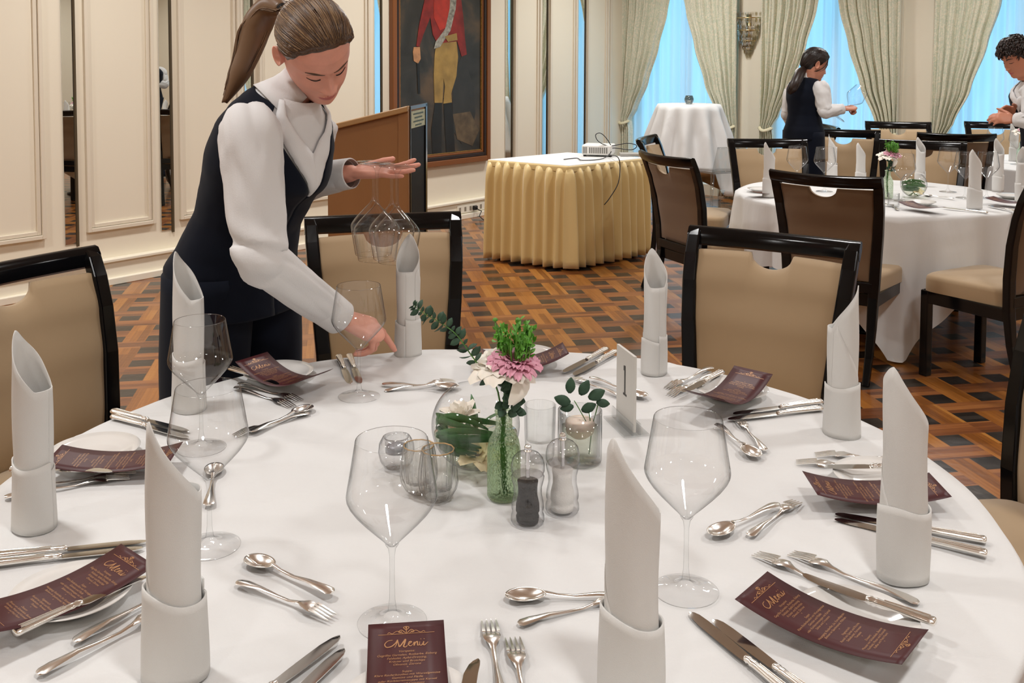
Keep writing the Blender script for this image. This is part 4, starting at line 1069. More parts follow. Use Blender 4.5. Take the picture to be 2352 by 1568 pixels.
# ================================================================== PEOPLE
from mathutils.bvhtree import BVHTree
def bake(mb, voxel, smooth=4, factor=.5):
    o = mb.build('tmp', M_skin); r = o.modifiers.new('r', 'REMESH'); r.mode = 'VOXEL'; r.voxel_size = voxel
    s = o.modifiers.new('s', 'SMOOTH'); s.iterations = smooth; s.factor = factor
    bpy.context.view_layer.update(); me = bpy.data.meshes.new_from_object(o.evaluated_get(bpy.context.evaluated_depsgraph_get()))
    out = [tuple(v.co) for v in me.vertices], [tuple(p.vertices) for p in me.polygons]
    bpy.data.objects.remove(o); bpy.data.meshes.remove(me); return out
HT = [(-.150, .050, .045, .052, 1.0), (-.135, .050, .046, .053, 1.0), (-.122, .052, .060, .054, 1.25), (-.112, .053, .078, .057, 1.45), (-.095, .057, .0855, .062, 1.3), (-.075, .062, .0875, .072, 1.12), (-.055, .067, .0895, .084, 1.0),
      (-.03, .071, .0885, .094, .95), (0, .0735, .0885, .100, .92), (.02, .0745, .0935, .101, .9), (.05, .074, .091, .098, .9), (.075, .068, .082, .089, .95), (.10, .054, .064, .069, 1), (.112, .039, .047, .050, 1), (.120, .020, .026, .027, 1), (.122, .004, .006, .006, 1)]
def hrow(z): return [lerp([(r[0], r[k]) for r in HT], z) for k in (1, 2, 3, 4)]
def g2(x, z, cx, cz, sx, sz): return exp(-((x-cx)/sx)**2-((z-cz)/sz)**2)
def feat(x, z, jaw=1.0):
    ax = abs(x); d = 0
    nz = lerp([(-.056, 0), (-.050, .004), (-.045, .0185), (-.040, .0215), (-.030, .0165), (-.012, .009), (.006, .004), (.02, .0005), (.03, 0)], z)
    wn = .0075+.0035*sm(-.02, -.042, z)
    d += nz*exp(-(x/wn)**2)
    d += .0085*g2(ax, z, .0135, -.043, .006, .006)
    d += -.0105*g2(ax, z, .031, .004, .016, .012)+.0075*g2(ax, z, .0315, .002, .0115, .0085)
    d += -.004*g2(ax, z, .012, .006, .008, .010)
    d += .0035*g2(ax, z, .03, .022, .02, .007)
    d += .0065*g2(ax, z, .040, -.036, .022, .022)
    d += .0048*g2(ax, z, .006, -.0655, .012, .0038)+.003*g2(ax, z, 0, -.066, .021, .0045)
    d += .0056*g2(x, z, 0, -.0785, .0145, .0048)-.0035*g2(x, z, 0, -.0718, .022, .0019)
    d += -.003*g2(x, z, 0, -.088, .02, .005)+.005*g2(x, z, 0, -.102, .015, .011)
    return d
def headpt(a, z, off=0):
    w_, yf, yb, q = hrow(z); c, s = cos(a), sin(a)
    x = w_*s
    y = yf*(abs(c)**q) if c > 0 else -yb*abs(c)**.9
    if c > 0: y += feat(x, z)*sm(0, .35, c)
    p = Vector((x, y, z))
    if off: n = (p-Vector((0, -.005, .0 if z < .02 else .02))).normalized(); p = p+n*off
    return p
def surfy(x, z):
    w_, yf, yb, q = hrow(z); s = max(-.98, min(.98, x/w_)); return yf*(sqrt(1-s*s)**q)+feat(x, z)
def hand_chains(mb, W, d, n, thumb, curls, sc=1.0, spread=0.0, thumbdir=None, index_dir=None):
    """W wrist, d towards the fingers, n out of the back of the hand, thumb = unit vector to the thumb side"""
    d = d.normalized(); n = (n-d*n.dot(d)).normalized(); l = thumb-d*thumb.dot(d)-n*thumb.dot(n); l.normalize()
    bases = [(.086, .0285), (.090, .0095), (.086, -.0100), (.078, -.0280)]; lens = [(.040, .0235, .020), (.044, .027, .021), (.041, .025, .0205), (.032, .019, .0185)]; rads = [.0086, .0088, .0083, .0074]
    W0 = W-d*.03*sc
    mb.tube([W0, W, W+d*.02*sc], [.0215*sc, .0215*sc, .023*sc], 14, round_=True, flat=.72, up=l)
    mb.tube([W+d*.015*sc, W+d*.05*sc, W+d*.078*sc], [.027*sc, .036*sc, .036*sc], 16, round_=True, flat=.36, up=l)
    tips = []
    for k in range(4):
        b = W+(d*bases[k][0]+l*bases[k][1])*sc; dd = (d+l*(spread*(1.5-k)*.12)).normalized()
        mb.tube([W+(d*.02+l*bases[k][1]*.55)*sc, b-d*.012*sc, b+n*.001], [.0125*sc, .0112*sc, (rads[k]+.0018)*sc], 10, round_=True)
        pts = [b-n*.0005*sc]; rr = [rads[k]*sc*1.05]; ang = 0
        if index_dir is not None and k == 0: dd = index_dir.normalized()
        ax = l
        for j in range(3):
            ang += curls[k][j]; u = dd*cos(ang)-n*sin(ang) if not (index_dir is not None and k == 0) else (dd*cos(ang)-n*sin(ang))
            u.normalize(); pts.append(pts[-1]+u*lens[k][j]*sc*.5); rr.append(rads[k]*sc*(1.0-.06*j)); pts.append(pts[-1]+u*lens[k][j]*sc*.5); rr.append(rads[k]*sc*(1.02-.11*(j+1)))
        mb.tube(pts, rr, 12, round_=True); tips.append(pts[-1]+(pts[-1]-pts[-2]).normalized()*rr[-1])
    t0 = W+(d*.022+l*.018-n*.004)*sc; td = (thumbdir or (d*.62+l*.62-n*.42)).normalized()
    t1 = t0+(td*.7+l*.3).normalized()*.042*sc; t2 = t1+td*.033*sc; t3 = t2+(td*.85+d*.35).normalized()*.026*sc
    mb.tube([t0, t1, t1.lerp(t2, .5), t2, t3], [.0155*sc, .0125*sc, .0105*sc, .0102*sc, .0078*sc], 12, round_=True)
    return tips
def basis(f, up):
    f = f.normalized(); up = (up-f*up.dot(f)).normalized(); r = f.cross(up); return r, f, up       # r = the person's right
def person(name, P, label):
    J = P['J']; rb_f = P['face'].normalized(); sc = P.get('sc', 1.0); vox = P.get('vox', .0035)
    r, f, up = basis(P['hf'], P['hu']); hs = P.get('hs', .94)
    HM = Matrix.Translation(J['head']) @ Matrix((r, f, up)).transposed().to_4x4() @ Matrix.Scale(hs, 4)
    axis = (J['neck']-J['pelvis']).normalized(); right = rb_f.cross(Vector((0, 0, 1))).normalized()
    # ---- the body: one surface under the clothes
    mb = MB(); neckd = HM @ Vector((0, -.012, -.10))
    mb.tube([J['neck']-axis*.05, J['neck']+axis*.01, J['neck'].lerp(neckd, .6), neckd], [.050*sc, .048*sc, .046*sc, .047*sc], 18, round_=True)
    mb.tube([J['pelvis']-axis*.02, J['pelvis'].lerp(J['neck'], .35), J['pelvis'].lerp(J['neck'], .75), J['neck']-axis*.06], [.125*sc*P.get('slim', 1), .10*sc*P.get('slim', 1), .115*sc*P.get('slim', 1), .08*sc*P.get('slim', 1)], 20, round_=True, flat=.75, up=right)
    tips = {}
    for sd in ('R', 'L'):
        S_, E_, W_ = J['sh'+sd], J['el'+sd], J['wr'+sd]
        mb.tube([J['neck']-axis*.11, S_], [.05*sc, .045*sc], 14, round_=True)
        mb.tube([S_, S_.lerp(E_, .5), E_, E_.lerp(W_, .3), W_], [.050*sc, .043*sc, .036*sc, .038*sc, .0235*sc], 14, round_=True)
        hd = P['hand'+sd]; tips[sd] = hand_chains(mb, W_, hd['d'], hd['n'], hd['t'], hd['c'], sc*hd.get('s', .96), hd.get('spread', 0), hd.get('td'), hd.get('id'))
        H_ = J['pelvis']+right*(.085*(1 if sd == 'R' else -1))*sc*P.get('slim', 1); F_ = J['ft'+sd]; K_ = H_.lerp(F_, .5)
        mb.tube([H_, K_, F_+Vector((0, 0, .09))], [.085*sc*P.get('slim', 1), .052*sc, .038*sc], 14, round_=True)
    bv, bf = bake(mb, vox, P.get('smooth', 3))
    body = MB(); body.add(bv, bf)
    # ---- the head with its face
    NA, NZ = P.get('res', (144, 150)); hm = MB(); rings = []
    zs = [-.146+(.146+.1215)*(i/NZ) for i in range(NZ)]+[.1219]
    for z in zs: rings.append([HM @ headpt(2*pi*i/NA, z) for i in range(NA)])
    n = NA; vs = [p for R_ in rings for p in R_]; lo = lambda a: (a+pi) % (2*pi)-pi
    fl, mi = [], []
    for j in range(len(rings)-1):
        for i in range(n):
            fl.append((j*n+i, j*n+(i+1) % n, (j+1)*n+(i+1) % n, (j+1)*n+i)); a = 2*pi*(i+.5)/n
            x = hrow(zs[j])[0]*sin(a); z = zs[j]; lip = False
            if cos(a) > .3:
                u = abs(x)/.0235
                if u < 1: lip = (-.0722-.0125*(1-u*u)**.8 < z < -.0715+.0085*(1-u**1.5)*(1-.25*exp(-(x/.003)**2)))
            mi.append(1 if lip else 0)
    fl.append(tuple(range((len(rings)-1)*n, len(rings)*n))); mi.append(0)
    k0 = len(body.v); body.v += [tuple(v) for v in vs]; body.f += [tuple(i+k0 for i in q) for q in fl]; body.mi += mi
    for s in (-1, 1):                              # ears
        rr = []; c0 = Vector((s*.0745, -.012, -.004))
        for q in range(9):
            t = q/8; R_ = []
            for k in range(24):
                a = 2*pi*k/24; ey = .0185*cos(a)*(1-.15*sin(a)); ez = .031*sin(a)+.0
                k_ = (1-.9*sm(.35, 1, t)) if t > .35 else 1
                dx = .004+.016*sm(0, .35, t)-(.007*sm(.45, .8, t)); kk = .72+.28*sm(0, .35, t) if t < .35 else k_
                R_.append(HM @ (c0+Vector((s*(dx-.006+.006*(-ey/.0185)*.6), ey*kk-.004, ez*kk))))
            rr.append(R_)
        body.loft(rr, True, True, 0)
    me = body.mesh(name, [P.get('skin', M_skin), P.get('lip', M_lip)], True)
    root = bpy.data.objects.new(name, me); COL.objects.link(root); tag(root, label, 'person')
    # brows, lashes, nails
    bm_ = MB()
    def strip(mb_, pts, w_, off):                  # pts in head x,z
        q = []
        for i, (x, z) in enumerate(pts):
            t = i/(len(pts)-1); ww = w_*(.35+.65*sin(pi*min(1, .15+t*.85)))
            q.append([HM @ Vector((x, surfy(x, z+dz)+o_, z+dz)) for dz, o_ in ((-ww, off*.3), (0, off), (ww, off*.3))])
        vs_ = [p for a in q for p in a]; fs_ = []
        for i in range(len(q)-1):
            for k in (0, 1): fs_.append((i*3+k, i*3+k+1, i*3+k+4, i*3+k+3))
        mb_.add(vs_, fs_)
    for s in (-1, 1): strip(bm_, [(s*(.011+.040*t), .0165+.0095*sin(t*2.1)-.004*t*t) for t in [i/14 for i in range(15)]], .0034, .0018)
    bm_.build('eyebrows', P['brow'], root)
    lm = MB()
    for s in (-1, 1):
        strip(lm, [(s*(.0185+.0285*t), -.0045-.0045*sin(pi*t)+.002*t) for t in [i/14 for i in range(15)]], .0017, .0026)
        strip(lm, [(s*(.021+.025*t), .0085+.003*sin(pi*t)-.002*t) for t in [i/14 for i in range(15)]], .0006, .0008)
    lm.build('eyelashes', mat('lash_brown', '#241712', .6), root)
    # ---- torso clothes
    TB = P['torso']                                # (t, half width, half depth)
    def ring(t, k=1.0, n_=64, fn=None, A=None):
        c = J['pelvis']+((J['neck']-J['pelvis'])*t if t > 0 else Vector((-.02*t, 0, .5*t)))+rb_f*P.get('belly', .02)*sin(pi*min(1, max(0, t)))*sc
        wv, dv = lerp([(q[0], q[1]) for q in TB], t)*sc*k, lerp([(q[0], q[2]) for q in TB], t)*sc*k
        fx = (rb_f-axis*rb_f.dot(axis)*min(1, .4+t)).normalized(); out = []
        for i in range(n_):
            a = 2*pi*i/n_; e = .9; c_, s_ = cos(a), sin(a)
            q = (1+.25*max(0, c_)**2*exp(-((t-.66)/.10)**2)*P.get('bust', 0))
            rr = 1+.012*fbm(a*1.5, t*9, 3)+ (fn(a, t) if fn else 0)
            out.append(c+fx*(dv*c_*rr*q)+right*(wv*(abs(s_)**e)*(1 if s_ > 0 else -1)*rr))
        return out
    ts = [i/44 for i in range(45)]
    m = MB(); m.loft([ring(-.02+1.05*t, .97) for t in ts], True, False); m.build('shirt_front', M_shirt, root)
    nz_, na_ = (70, 110) if vox < .005 else (40, 60)
    vt0, vt1, V = P.get('hem', -.12), 1.0, P.get('v', (.56, 1.15)); m = MB()
    def vs_ring(t):
        av = V[1]*max(0, (t-V[0])/(1-V[0]))**1.6; R_ = ring(t, 1.02+.02*sm(.2, -.1, t), 360); R_.append(R_[0]); out = []
        for i in range(na_+1):
            x = (av+(2*pi-2*av)*i/na_)/(2*pi)*360; k = min(359, int(x)); out.append(R_[k].lerp(R_[k+1], x-k))
        return out
    m.loft([vs_ring(vt0+(vt1-vt0)*j/nz_) for j in range(nz_+1)], False, False)
    m.build('waistcoat', M_vest, root, solid=.004)
    m = MB()                                       # folded shirt edges running down inside the waistcoat opening
    for sg in (-1, 1):
        g_ = []
        for q in range(25):
            t = 1.02-(1.02-V[0]-.03)*q/24; ao = V[1]*max(0, (t-V[0])/(1-V[0]))**1.6; w_ = .42*sin(pi*min(1, .12+q/27))
            R1 = ring(min(t, 1.03), 1.0, 360); g_.append([R1[int(sg*(ao*.95-w_*k/4)*57.3) % 360]+rb_f*(.004+.007*sin(pi*k/4)) for k in range(5)])
        m.loft(g_, False, False)
    m.build('collar_points', M_shirt, root, solid=.002)
    # collar
    m = MB(); nd = (neckd-J['neck']).normalized(); rr = []
    fwd = (f*.5+rb_f*.5-nd*(f*.5+rb_f*.5).dot(nd)).normalized(); rt = fwd.cross(nd)
    for j, (h_, R_) in enumerate(((-.045, .080), (-.022, .070), (-.002, .0605), (.018, .0560), (.036, .0555))):
        rr.append([J['neck']+nd*(h_*1.0+.012*(-cos(a))*(1 if j > 1 else .5))*sc+(fwd*cos(a)+rt*sin(a))*R_*sc for a in [.22+(2*pi-.44)*i/40 for i in range(41)]])
    m.loft(rr, False, False); m.build('collar', M_shirt, root, solid=.0025)
    # sleeves with gathered folds
    for sd in ('R', 'L'):
        S_, E_, W_ = J['sh'+sd], J['el'+sd], J['wr'+sd]; m = MB(); sg = 1 if sd == 'R' else -1
        S0 = J['neck']+right*sg*.120*sc-axis*.085*sc
        path = []; key = [(S0, .040), (S0.lerp(S_, .6)+axis*.004*sc, .060), (S_, .0675), (S_.lerp(E_, .25), .0705), (S_.lerp(E_, .6), .066), (S_.lerp(E_, .88), .060), (E_, .056), (E_.lerp(W_, .15), .055), (E_.lerp(W_, .5), .049), (E_.lerp(W_, .82), .042), (W_-(W_-E_).normalized()*.012, .0385)]
        K = P.get('sleeve', 1.0)*sc
        for i in range(len(key)-1):
            p = [key[max(i-1, 0)], key[i], key[i+1], key[min(i+2, len(key)-1)]]
            for q in range(7):
                t = q/7; path.append((.5*((2*p[1][0])+(p[2][0]-p[0][0])*t+(2*p[0][0]-5*p[1][0]+4*p[2][0]-p[3][0])*t*t+(3*p[1][0]-p[0][0]-3*p[2][0]+p[3][0])*t**3), (p[1][1]*(1-t)+p[2][1]*t)*K))
        path.append((key[-1][0], key[-1][1]*K)); N_ = len(path); rings = []; prev = right.copy(); L_ = 0
        for i, (p, r0) in enumerate(path):
            d_ = (path[min(i+1, N_-1)][0]-path[max(i-1, 0)][0]).normalized(); x_ = (prev-d_*prev.dot(d_)).normalized(); prev = x_; y_ = d_.cross(x_); u = i/(N_-1)
            el = exp(-((u-.56)/.13)**2); cuff = sm(.88, .92, u); top = exp(-((u-.12)/.10)**2)
            R_ = []
            for k in range(56):
                a = 2*pi*k/56
                g = .07*fbm(a*1.1+u*3, u*6, sg)+.035*sin(2*a+u*34+3*fbm(a, u*3, 5))*(1-abs(u-.3))+.10*el*sin(u*58+2.2*sin(a+.6)+1.2*a)*max(0, .55+.45*cos(a+.8))+.05*top*sin(7*a+u*20)+.045*(1-el)*sin(3*a+u*17+fbm(a, u, 2)*4)
                R_.append(p+(x_*cos(a)+y_*sin(a))*r0*(1+(g*(1-cuff)+.006*cuff)*P.get('fold', 1)))
            rings.append(R_)
        m.loft(rings, True, False)
        m.build('sleeve', M_shirt, root, solid=.002)
        m = MB(); c_ = W_-(W_-E_).normalized()*.0; dd = (W_-E_).normalized(); up_ = Vector((0, 0, 1))
        rr = []; x_ = dd.orthogonal().normalized(); y_ = dd.cross(x_)
        for q, R_ in ((-.062, .0395), (-.058, .0425), (-.03, .0415), (.0, .0405), (.003, .0385)):
            rr.append([W_+dd*q*sc+(x_*cos(2*pi*k/40)+y_*sin(2*pi*k/40))*R_*K*(1+.03*sin(2*(2*pi*k/40)+1)) for k in range(40)])
        m.loft(rr, True, False); m.build('cuff', M_shirt, root, solid=.0022)
    # trousers, shoes
    m = MB(); rr = [ring(-.14+.28*t, 1.0, 48) for t in [i/8 for i in range(9)]]; m.loft(rr, True, True)
    for sd in ('R', 'L'):
        sg = 1 if sd == 'R' else -1; H_ = J['pelvis']+right*(.085*sg)*sc*P.get('slim', 1); F_ = J['ft'+sd]; K_ = P.get('kn'+sd, H_.lerp(F_, .5)); rr = []
        for q in range(25):
            t = q/24; p = H_.lerp(K_, t*2) if t < .5 else K_.lerp(F_+Vector((0, 0, .02)), t*2-1); R0 = lerp([(0, .115), (.2, .112), (.5, .100), (1, .11)] if P.get('flare') else [(0, .105), (.2, .100), (.5, .082), (1, .085)], t)*sc*P.get('slim', 1)**.5
            rr.append([p+Vector((cos(a)*R0*(1+.02*sin(5*a+t*9)), sin(a)*R0*1.02, 0)) for a in [2*pi*i/28 for i in range(28)]])
        m.loft(rr, True, True)
    m.build('trousers', M_vest, root)
    for sd in ('R', 'L'):
        m = MB(); F_ = J['ft'+sd]; m.ell(F_+rb_f*.05+Vector((0, 0, .035)), (.045, .125, .035), 16, 8, R=Matrix((right, rb_f, Vector((0, 0, 1)))).transposed()); m.build('shoe', M_black, root)
    # ---- hair
    hm_ = P['hair']; zl = P['hairline']
    m = MB(); NA2, NV = 120, 40
    def cap(u, v):
        a = 2*pi*u; aa = abs(lo(a)); z0 = lerp(zl, aa); z = z0+(.12195-z0)*(v**.8)
        lift = P.get('lift', .009)*sm(0, .16, v)+.0006
        g = .0012*sin(aa*46+v*6)*sm(0, .2, v)
        return HM @ headpt(a, z, lift+g)
    m.grid(cap, NA2, NV); capo = m.build('hair', hm_, root)
    bvh = BVHTree.FromPolygons([Vector(v) for v in m.v], [tuple(q) for q in m.f])
    C = HM @ Vector((0, -.01, .02)); rnd = random.Random(5)
    if P.get('tail'):
        tail = P['tail']; R0 = tail[0]
        sm_ = MB()
        for i in range(P.get('nstrand', 420)):
            u = rnd.random(); v = .02+.30*rnd.random()**1.5 if rnd.random() < .6 else rnd.random()*.9
            s0 = Vector(cap(u, v)); pts = []
            d0 = (s0-C).normalized(); d1 = (R0-C).normalized(); om = d0.angle(d1); NS = 14
            if om < .08: continue
            for k in range(NS+1):
                t = k/NS; dd = (d0*sin((1-t)*om)+d1*sin(t*om))/max(1e-4, sin(om)) if om < 3.0 else d0.lerp(d1, t)
                hit = bvh.ray_cast(C, dd.normalized())
                p = (hit[0]+dd.normalized()*.0009) if hit[0] is not None else C+dd.normalized()*.1*hs
                pts.append(p.lerp(R0, sm(.88, 1, t)))
            if min((p-HM @ Vector((s*.082, -.014, .0))).length for p in pts for s in (-1, 1)) < .032: continue
            sm_.tube(pts, [.0006]+[.0013]*(NS-1)+[.0008], 4, mi=i % 3, cap=False)
        # the tail itself
        def cr(pp, t):
            n_ = len(pp)-1; x = t*n_; i = min(int(x), n_-1); t = x-i; a, b, c, d = pp[max(i-1, 0)], pp[i], pp[i+1], pp[min(i+2, n_)]
            return .5*((2*b)+(c-a)*t+(2*a-5*b+4*c-d)*t*t+(3*b-a-3*c+d)*t**3)
        pr = P.get('tailr', [(0, .012), (.12, .024), (.5, .026), (1, .006)])
        TM = MB(); pts = [cr(tail, i/30) for i in range(31)]; TM.tube(pts, [lerp(pr, i/30)*.88 for i in range(31)], 18)
        for i in range(P.get('ntail', 260)):
            a, rr_ = rnd.random()*2*pi, .55+.5*rnd.random(); x_ = Vector((cos(a), .7*sin(a), .3*cos(a))); pts = []; wv = rnd.random()*6; e_ = .8+.2*rnd.random()
            for k in range(17):
                t = k/16*e_; pts.append(cr(tail, t)+x_*lerp(pr, t)*rr_*(1+.12*sin(t*7+wv)))
            TM.tube(pts, .0013, 4, mi=i % 3, cap=False)
        TM.build('ponytail', P['strands'], root)
        sm_.build('hair_strands', P['strands'], root)
        if P.get('band'):
            bm2 = MB(); t_ = cr(tail, .03); bm2.tube([cr(tail, .0), cr(tail, .05)], .017, 14); bm2.build('hair_band', M_darkplastic, root)
    else:
        sm_ = MB()
        for i in range(420):
            u = rnd.random(); v = rnd.random()*.97; s0 = Vector(cap(u, v)); nrm = (s0-C).normalized()
            dr = (f*.5+Vector((0, 0, -.25))+Vector((rnd.uniform(-.6, .6), rnd.uniform(-.6, .6), rnd.uniform(-.4, .4)))); dr = (dr-nrm*dr.dot(nrm)).normalized()
            L_ = .025+.015*rnd.random(); pts = [s0-nrm*.004, s0+dr*L_*.35+nrm*.003, s0+dr*L_*.7+nrm*.004, s0+dr*L_+nrm*.001]
            sm_.tube(pts, [.003, .0045, .0035, .001], 5, mi=i % 3, cap=True)
        sm_.build('hair_strands', P['strands'], root)
    return root, HM, tips
hb = [mat('hair_brown_a', '#6d5138', .4, spec=.6), mat('hair_brown_b', '#4c3625', .4, spec=.6), mat('hair_brown_c', '#8d7050', .38, spec=.6)]
hd_ = [mat('hair_dark_a', '#23150f', .4, spec=.5), mat('hair_dark_b', '#180e0a', .4, spec=.5), mat('hair_dark_c', '#33211a', .4, spec=.5)]
FEM = [(-.2, .18, .13), (0, .182, .132), (.12, .165, .122), (.30, .145, .112), (.45, .15, .118), (.62, .165, .128), (.78, .165, .120), (.88, .150, .10), (.95, .122, .088), (1.0, .088, .076), (1.04, .066, .064)]
# ---- the waitress leaning over the table
J = dict(pelvis=Dp(534, 612, 2.58), neck=Dp(664, 222, 2.46), head=Dp(724, 114, 2.40),
         shR=Dp(573, 306, 2.28), elR=Dp(600, 592, 2.22), wrR=Dp(780, 729, 2.39),
         shL=Dp(712, 300, 2.66), elL=Dp(672, 420, 2.80), wrL=Dp(806, 398, 2.70))
J['ftR'] = Vector((J['pelvis'].x-.10, 2.55, 0)); J['ftL'] = Vector((J['pelvis'].x+.07, 2.72, 0))
tipI = T(932, 822, .762); HR = (Dp(880, 768, 2.44)-J['wrR'])
baseI = J['wrR']+HR.normalized()*.095+Vector((0, .03, 0))
wait, HM1, tips1 = person('person', dict(
    J=J, face=Vector((.88, -.48, 0)), hf=Vector((.45, -.52, -.72)), hu=Vector((.16, -.77, .618)), hs=1.03, torso=FEM, bust=.8, hem=-.20, sc=1.0, belly=.0,
    handR=dict(d=HR, n=Vector((.30, -.35, .85)), t=Vector((.1, 1, .2)), c=[(.05, .12, .08), (.95, 1.0, .5), (1.0, 1.1, .5), (1.0, 1.1, .5)], s=1.13, id=(tipI-baseI), td=Vector((.75, .35, -.55))),
    handL=dict(d=Vector((1, -.05, .06)), n=Vector((.02, .15, -1)), t=Vector((0, 1, .1)), c=[(.10, .12, .1), (.05, .08, .05), (-.02, .10, .08), (-.12, .08, .1)], s=1.02, spread=1.4, td=Vector((.85, .45, .25))),
    brow=mat('brow_brown', '#59402e', .6), hair=hb[1], strands=hb, lift=.010, fold=1.0,
    hairline=[(0, .084), (.5, .080), (.9, .064), (1.2, .036), (1.42, .012), (1.62, .010), (1.85, .022), (2.1, -.040), (2.6, -.060), (3.15, -.062)],
    tail=[HM_ for HM_ in (Dp(648, 22, 2.50), Dp(622, 14, 2.55), Dp(594, 52, 2.58), Dp(574, 112, 2.58), Dp(548, 175, 2.57), Dp(516, 235, 2.56))],
    tailr=[(0, .020), (.15, .032), (.4, .044), (.75, .032), (1, .008)], nstrand=650, ntail=420, band=True, flare=True), 'waitress in white shirt and navy waistcoat leaning over the near table, holding upturned glasses')
pin = MB(); pc = Dp(693, 372, 2.305)
bvh = BVHTree.FromObject(next(o for o in wait.children if o.name.startswith('waistcoat')), bpy.context.evaluated_depsgraph_get())
o_ = Vector((0, 0, CAM_H)); hit = bvh.ray_cast(o_, (pc-o_).normalized())
if hit[0] is not None:
    pn = MB()
    for k in range(5):
        a = 2*pi*k/5; pn.ell((.007*cos(a), .008*sin(a), 0), (.004, .005, .002), 10, 6)
    q = pn.build('lapel_pin', mat('rose_gold', (.75, .42, .3), .3, metal=1), wait); nn = hit[1].normalized()
    if nn.dot(o_-hit[0]) < 0: nn = -nn
    X_ = Vector((0, 0, 1)).cross(nn).normalized(); q.matrix_world = Matrix.Translation(hit[0]+nn*.004) @ Matrix((X_, nn.cross(X_), nn)).transposed().to_4x4()
# glasses hanging upside down from her palm
hz = J['wrL'].z+.012
for (px, py, Y, bx, by, lab) in ((866, 374, 2.64, 856, 592, 'upturned wine glass in the waitress\'s hand, nearest to us at left'), (858, 369, 2.74, 848, 560, 'upturned wine glass in the waitress\'s hand, behind the nearest one'),
                                 (900, 376, 2.70, 935, 560, 'upturned wine glass in the waitress\'s hand, in the middle'), (912, 380, 2.65, 968, 590, 'upturned wine glass in the waitress\'s hand, leaning out to the right')):
    a, b = Dp(px, py, Y), Dp(bx, by, Y-.01); put_glass(a, lab, 'glasses hanging from the waitress\'s hand', (Vector((1, 0, 0)), (b-a)))
# ---- the waitress by the windows
Yw = 7.0
J2 = dict(pelvis=Dp(1846, 300, Yw), neck=Dp(1850, 178, Yw), head=Dp(1871, 148, Yw-.02), shR=Dp(1884, 202, Yw-.10), elR=Dp(1896, 256, Yw-.14), wrR=Dp(1936, 250, Yw-.12),
          shL=Dp(1822, 205, Yw+.10), elL=Dp(1810, 262, Yw+.13), wrL=Dp(1824, 296, Yw+.22))
J2['ftR'] = Vector((J2['pelvis'].x+.07, Yw-.10, 0)); J2['ftL'] = Vector((J2['pelvis'].x-.05, Yw+.12, 0))
far_w, HM2, _ = person('person', dict(J=J2, face=Vector((.75, .66, 0)), hf=Vector((.93, .15, -.28)), hu=Vector((.28, 0, .95)), hs=.92, torso=[(a_, b_*.80, c_*.88) for a_, b_, c_ in FEM], bust=.5, sc=.96, sleeve=.88, slim=.78, vox=.006, res=(64, 70), belly=0,
    handR=dict(d=Vector((1, .1, .1)), n=Vector((0, -.4, .9)), t=Vector((0, .8, .5)), c=[(1.1, 1.4, .9)]*4, s=.95), handL=dict(d=Vector((.3, 0, -1)), n=Vector((-1, 0, -.2)), t=Vector((0, -1, 0)), c=[(.3, .4, .3)]*4, s=.9),
    brow=hd_[0], hair=hd_[1], strands=hd_, lift=.010, hairline=[(0, .07), (.9, .056), (1.2, .03), (1.42, .002), (1.62, -.01), (1.85, -.02), (2.1, -.05), (3.15, -.07)],
    tail=[Dp(1849, 155, Yw-.02), Dp(1838, 168, Yw-.10), Dp(1828, 190, Yw-.16), Dp(1820, 205, Yw-.16), Dp(1814, 216, Yw-.15)], tailr=[(0, .02), (.3, .04), (.7, .035), (1, .008)], nstrand=160, ntail=90, v=(.92, .5), skin=mat('skin_far', '#c98a70', .5), band=False),
    'dark-haired waitress standing by the windows with a glass in her raised hand')
a, b = Dp(1937, 258, Yw-.12), Dp(1972, 218, Yw-.14); put_glass(a-(b-a).normalized()*.05, 'wine glass tilted in the hand of the waitress by the windows', 'far hand held glass', (Vector((0, 1, 0)), (b-a)))
# ---- the man at the right edge
Ym = 6.1
J3 = dict(pelvis=Dp(2408, 330, Ym), neck=Dp(2372, 186, Ym), head=Dp(2336, 130, Ym), shR=Dp(2378, 214, Ym-.16), elR=Dp(2372, 275, Ym-.20), wrR=Dp(2334, 275, Ym-.12), shL=Dp(2380, 212, Ym+.16), elL=Dp(2366, 262, Ym+.20), wrL=Dp(2336, 254, Ym+.05))
J3['ftR'] = Vector((J3['pelvis'].x, Ym-.12, 0)); J3['ftL'] = Vector((J3['pelvis'].x+.03, Ym+.12, 0))
MAL = [(-.2, .17, .12), (0, .172, .12), (.3, .155, .11), (.62, .185, .125), (.8, .19, .12), (.9, .165, .10), (.96, .11, .085), (1.0, .075, .07), (1.03, .06, .06)]
man, HM3, _ = person('person', dict(J=J3, face=Vector((-1, -.1, 0)), hf=Vector((-.86, -.22, -.46)), hu=Vector((-.45, -.1, .86)), hs=.97, torso=MAL, sc=1.02, vox=.006, res=(72, 80), belly=0,
    handR=dict(d=Vector((-1, .1, .12)), n=Vector((0, -.8, .5)), t=Vector((-.2, .5, .8)), c=[(.5, .7, .4)]*4, s=1), handL=dict(d=Vector((-1, -.1, .05)), n=Vector((0, .7, .6)), t=Vector((-.2, -.4, .8)), c=[(.5, .7, .4)]*4, s=1),
    brow=hd_[0], hair=hd_[1], strands=hd_, lift=.014, hairline=[(0, .05), (.9, .045), (1.2, .02), (1.42, -.01), (1.62, -.0), (1.85, -.02), (2.1, -.05), (3.15, -.06)], skin=mat('skin_man', '#c58468', .5)),
    'dark-haired young man in waistcoat working at the right edge of the photo')
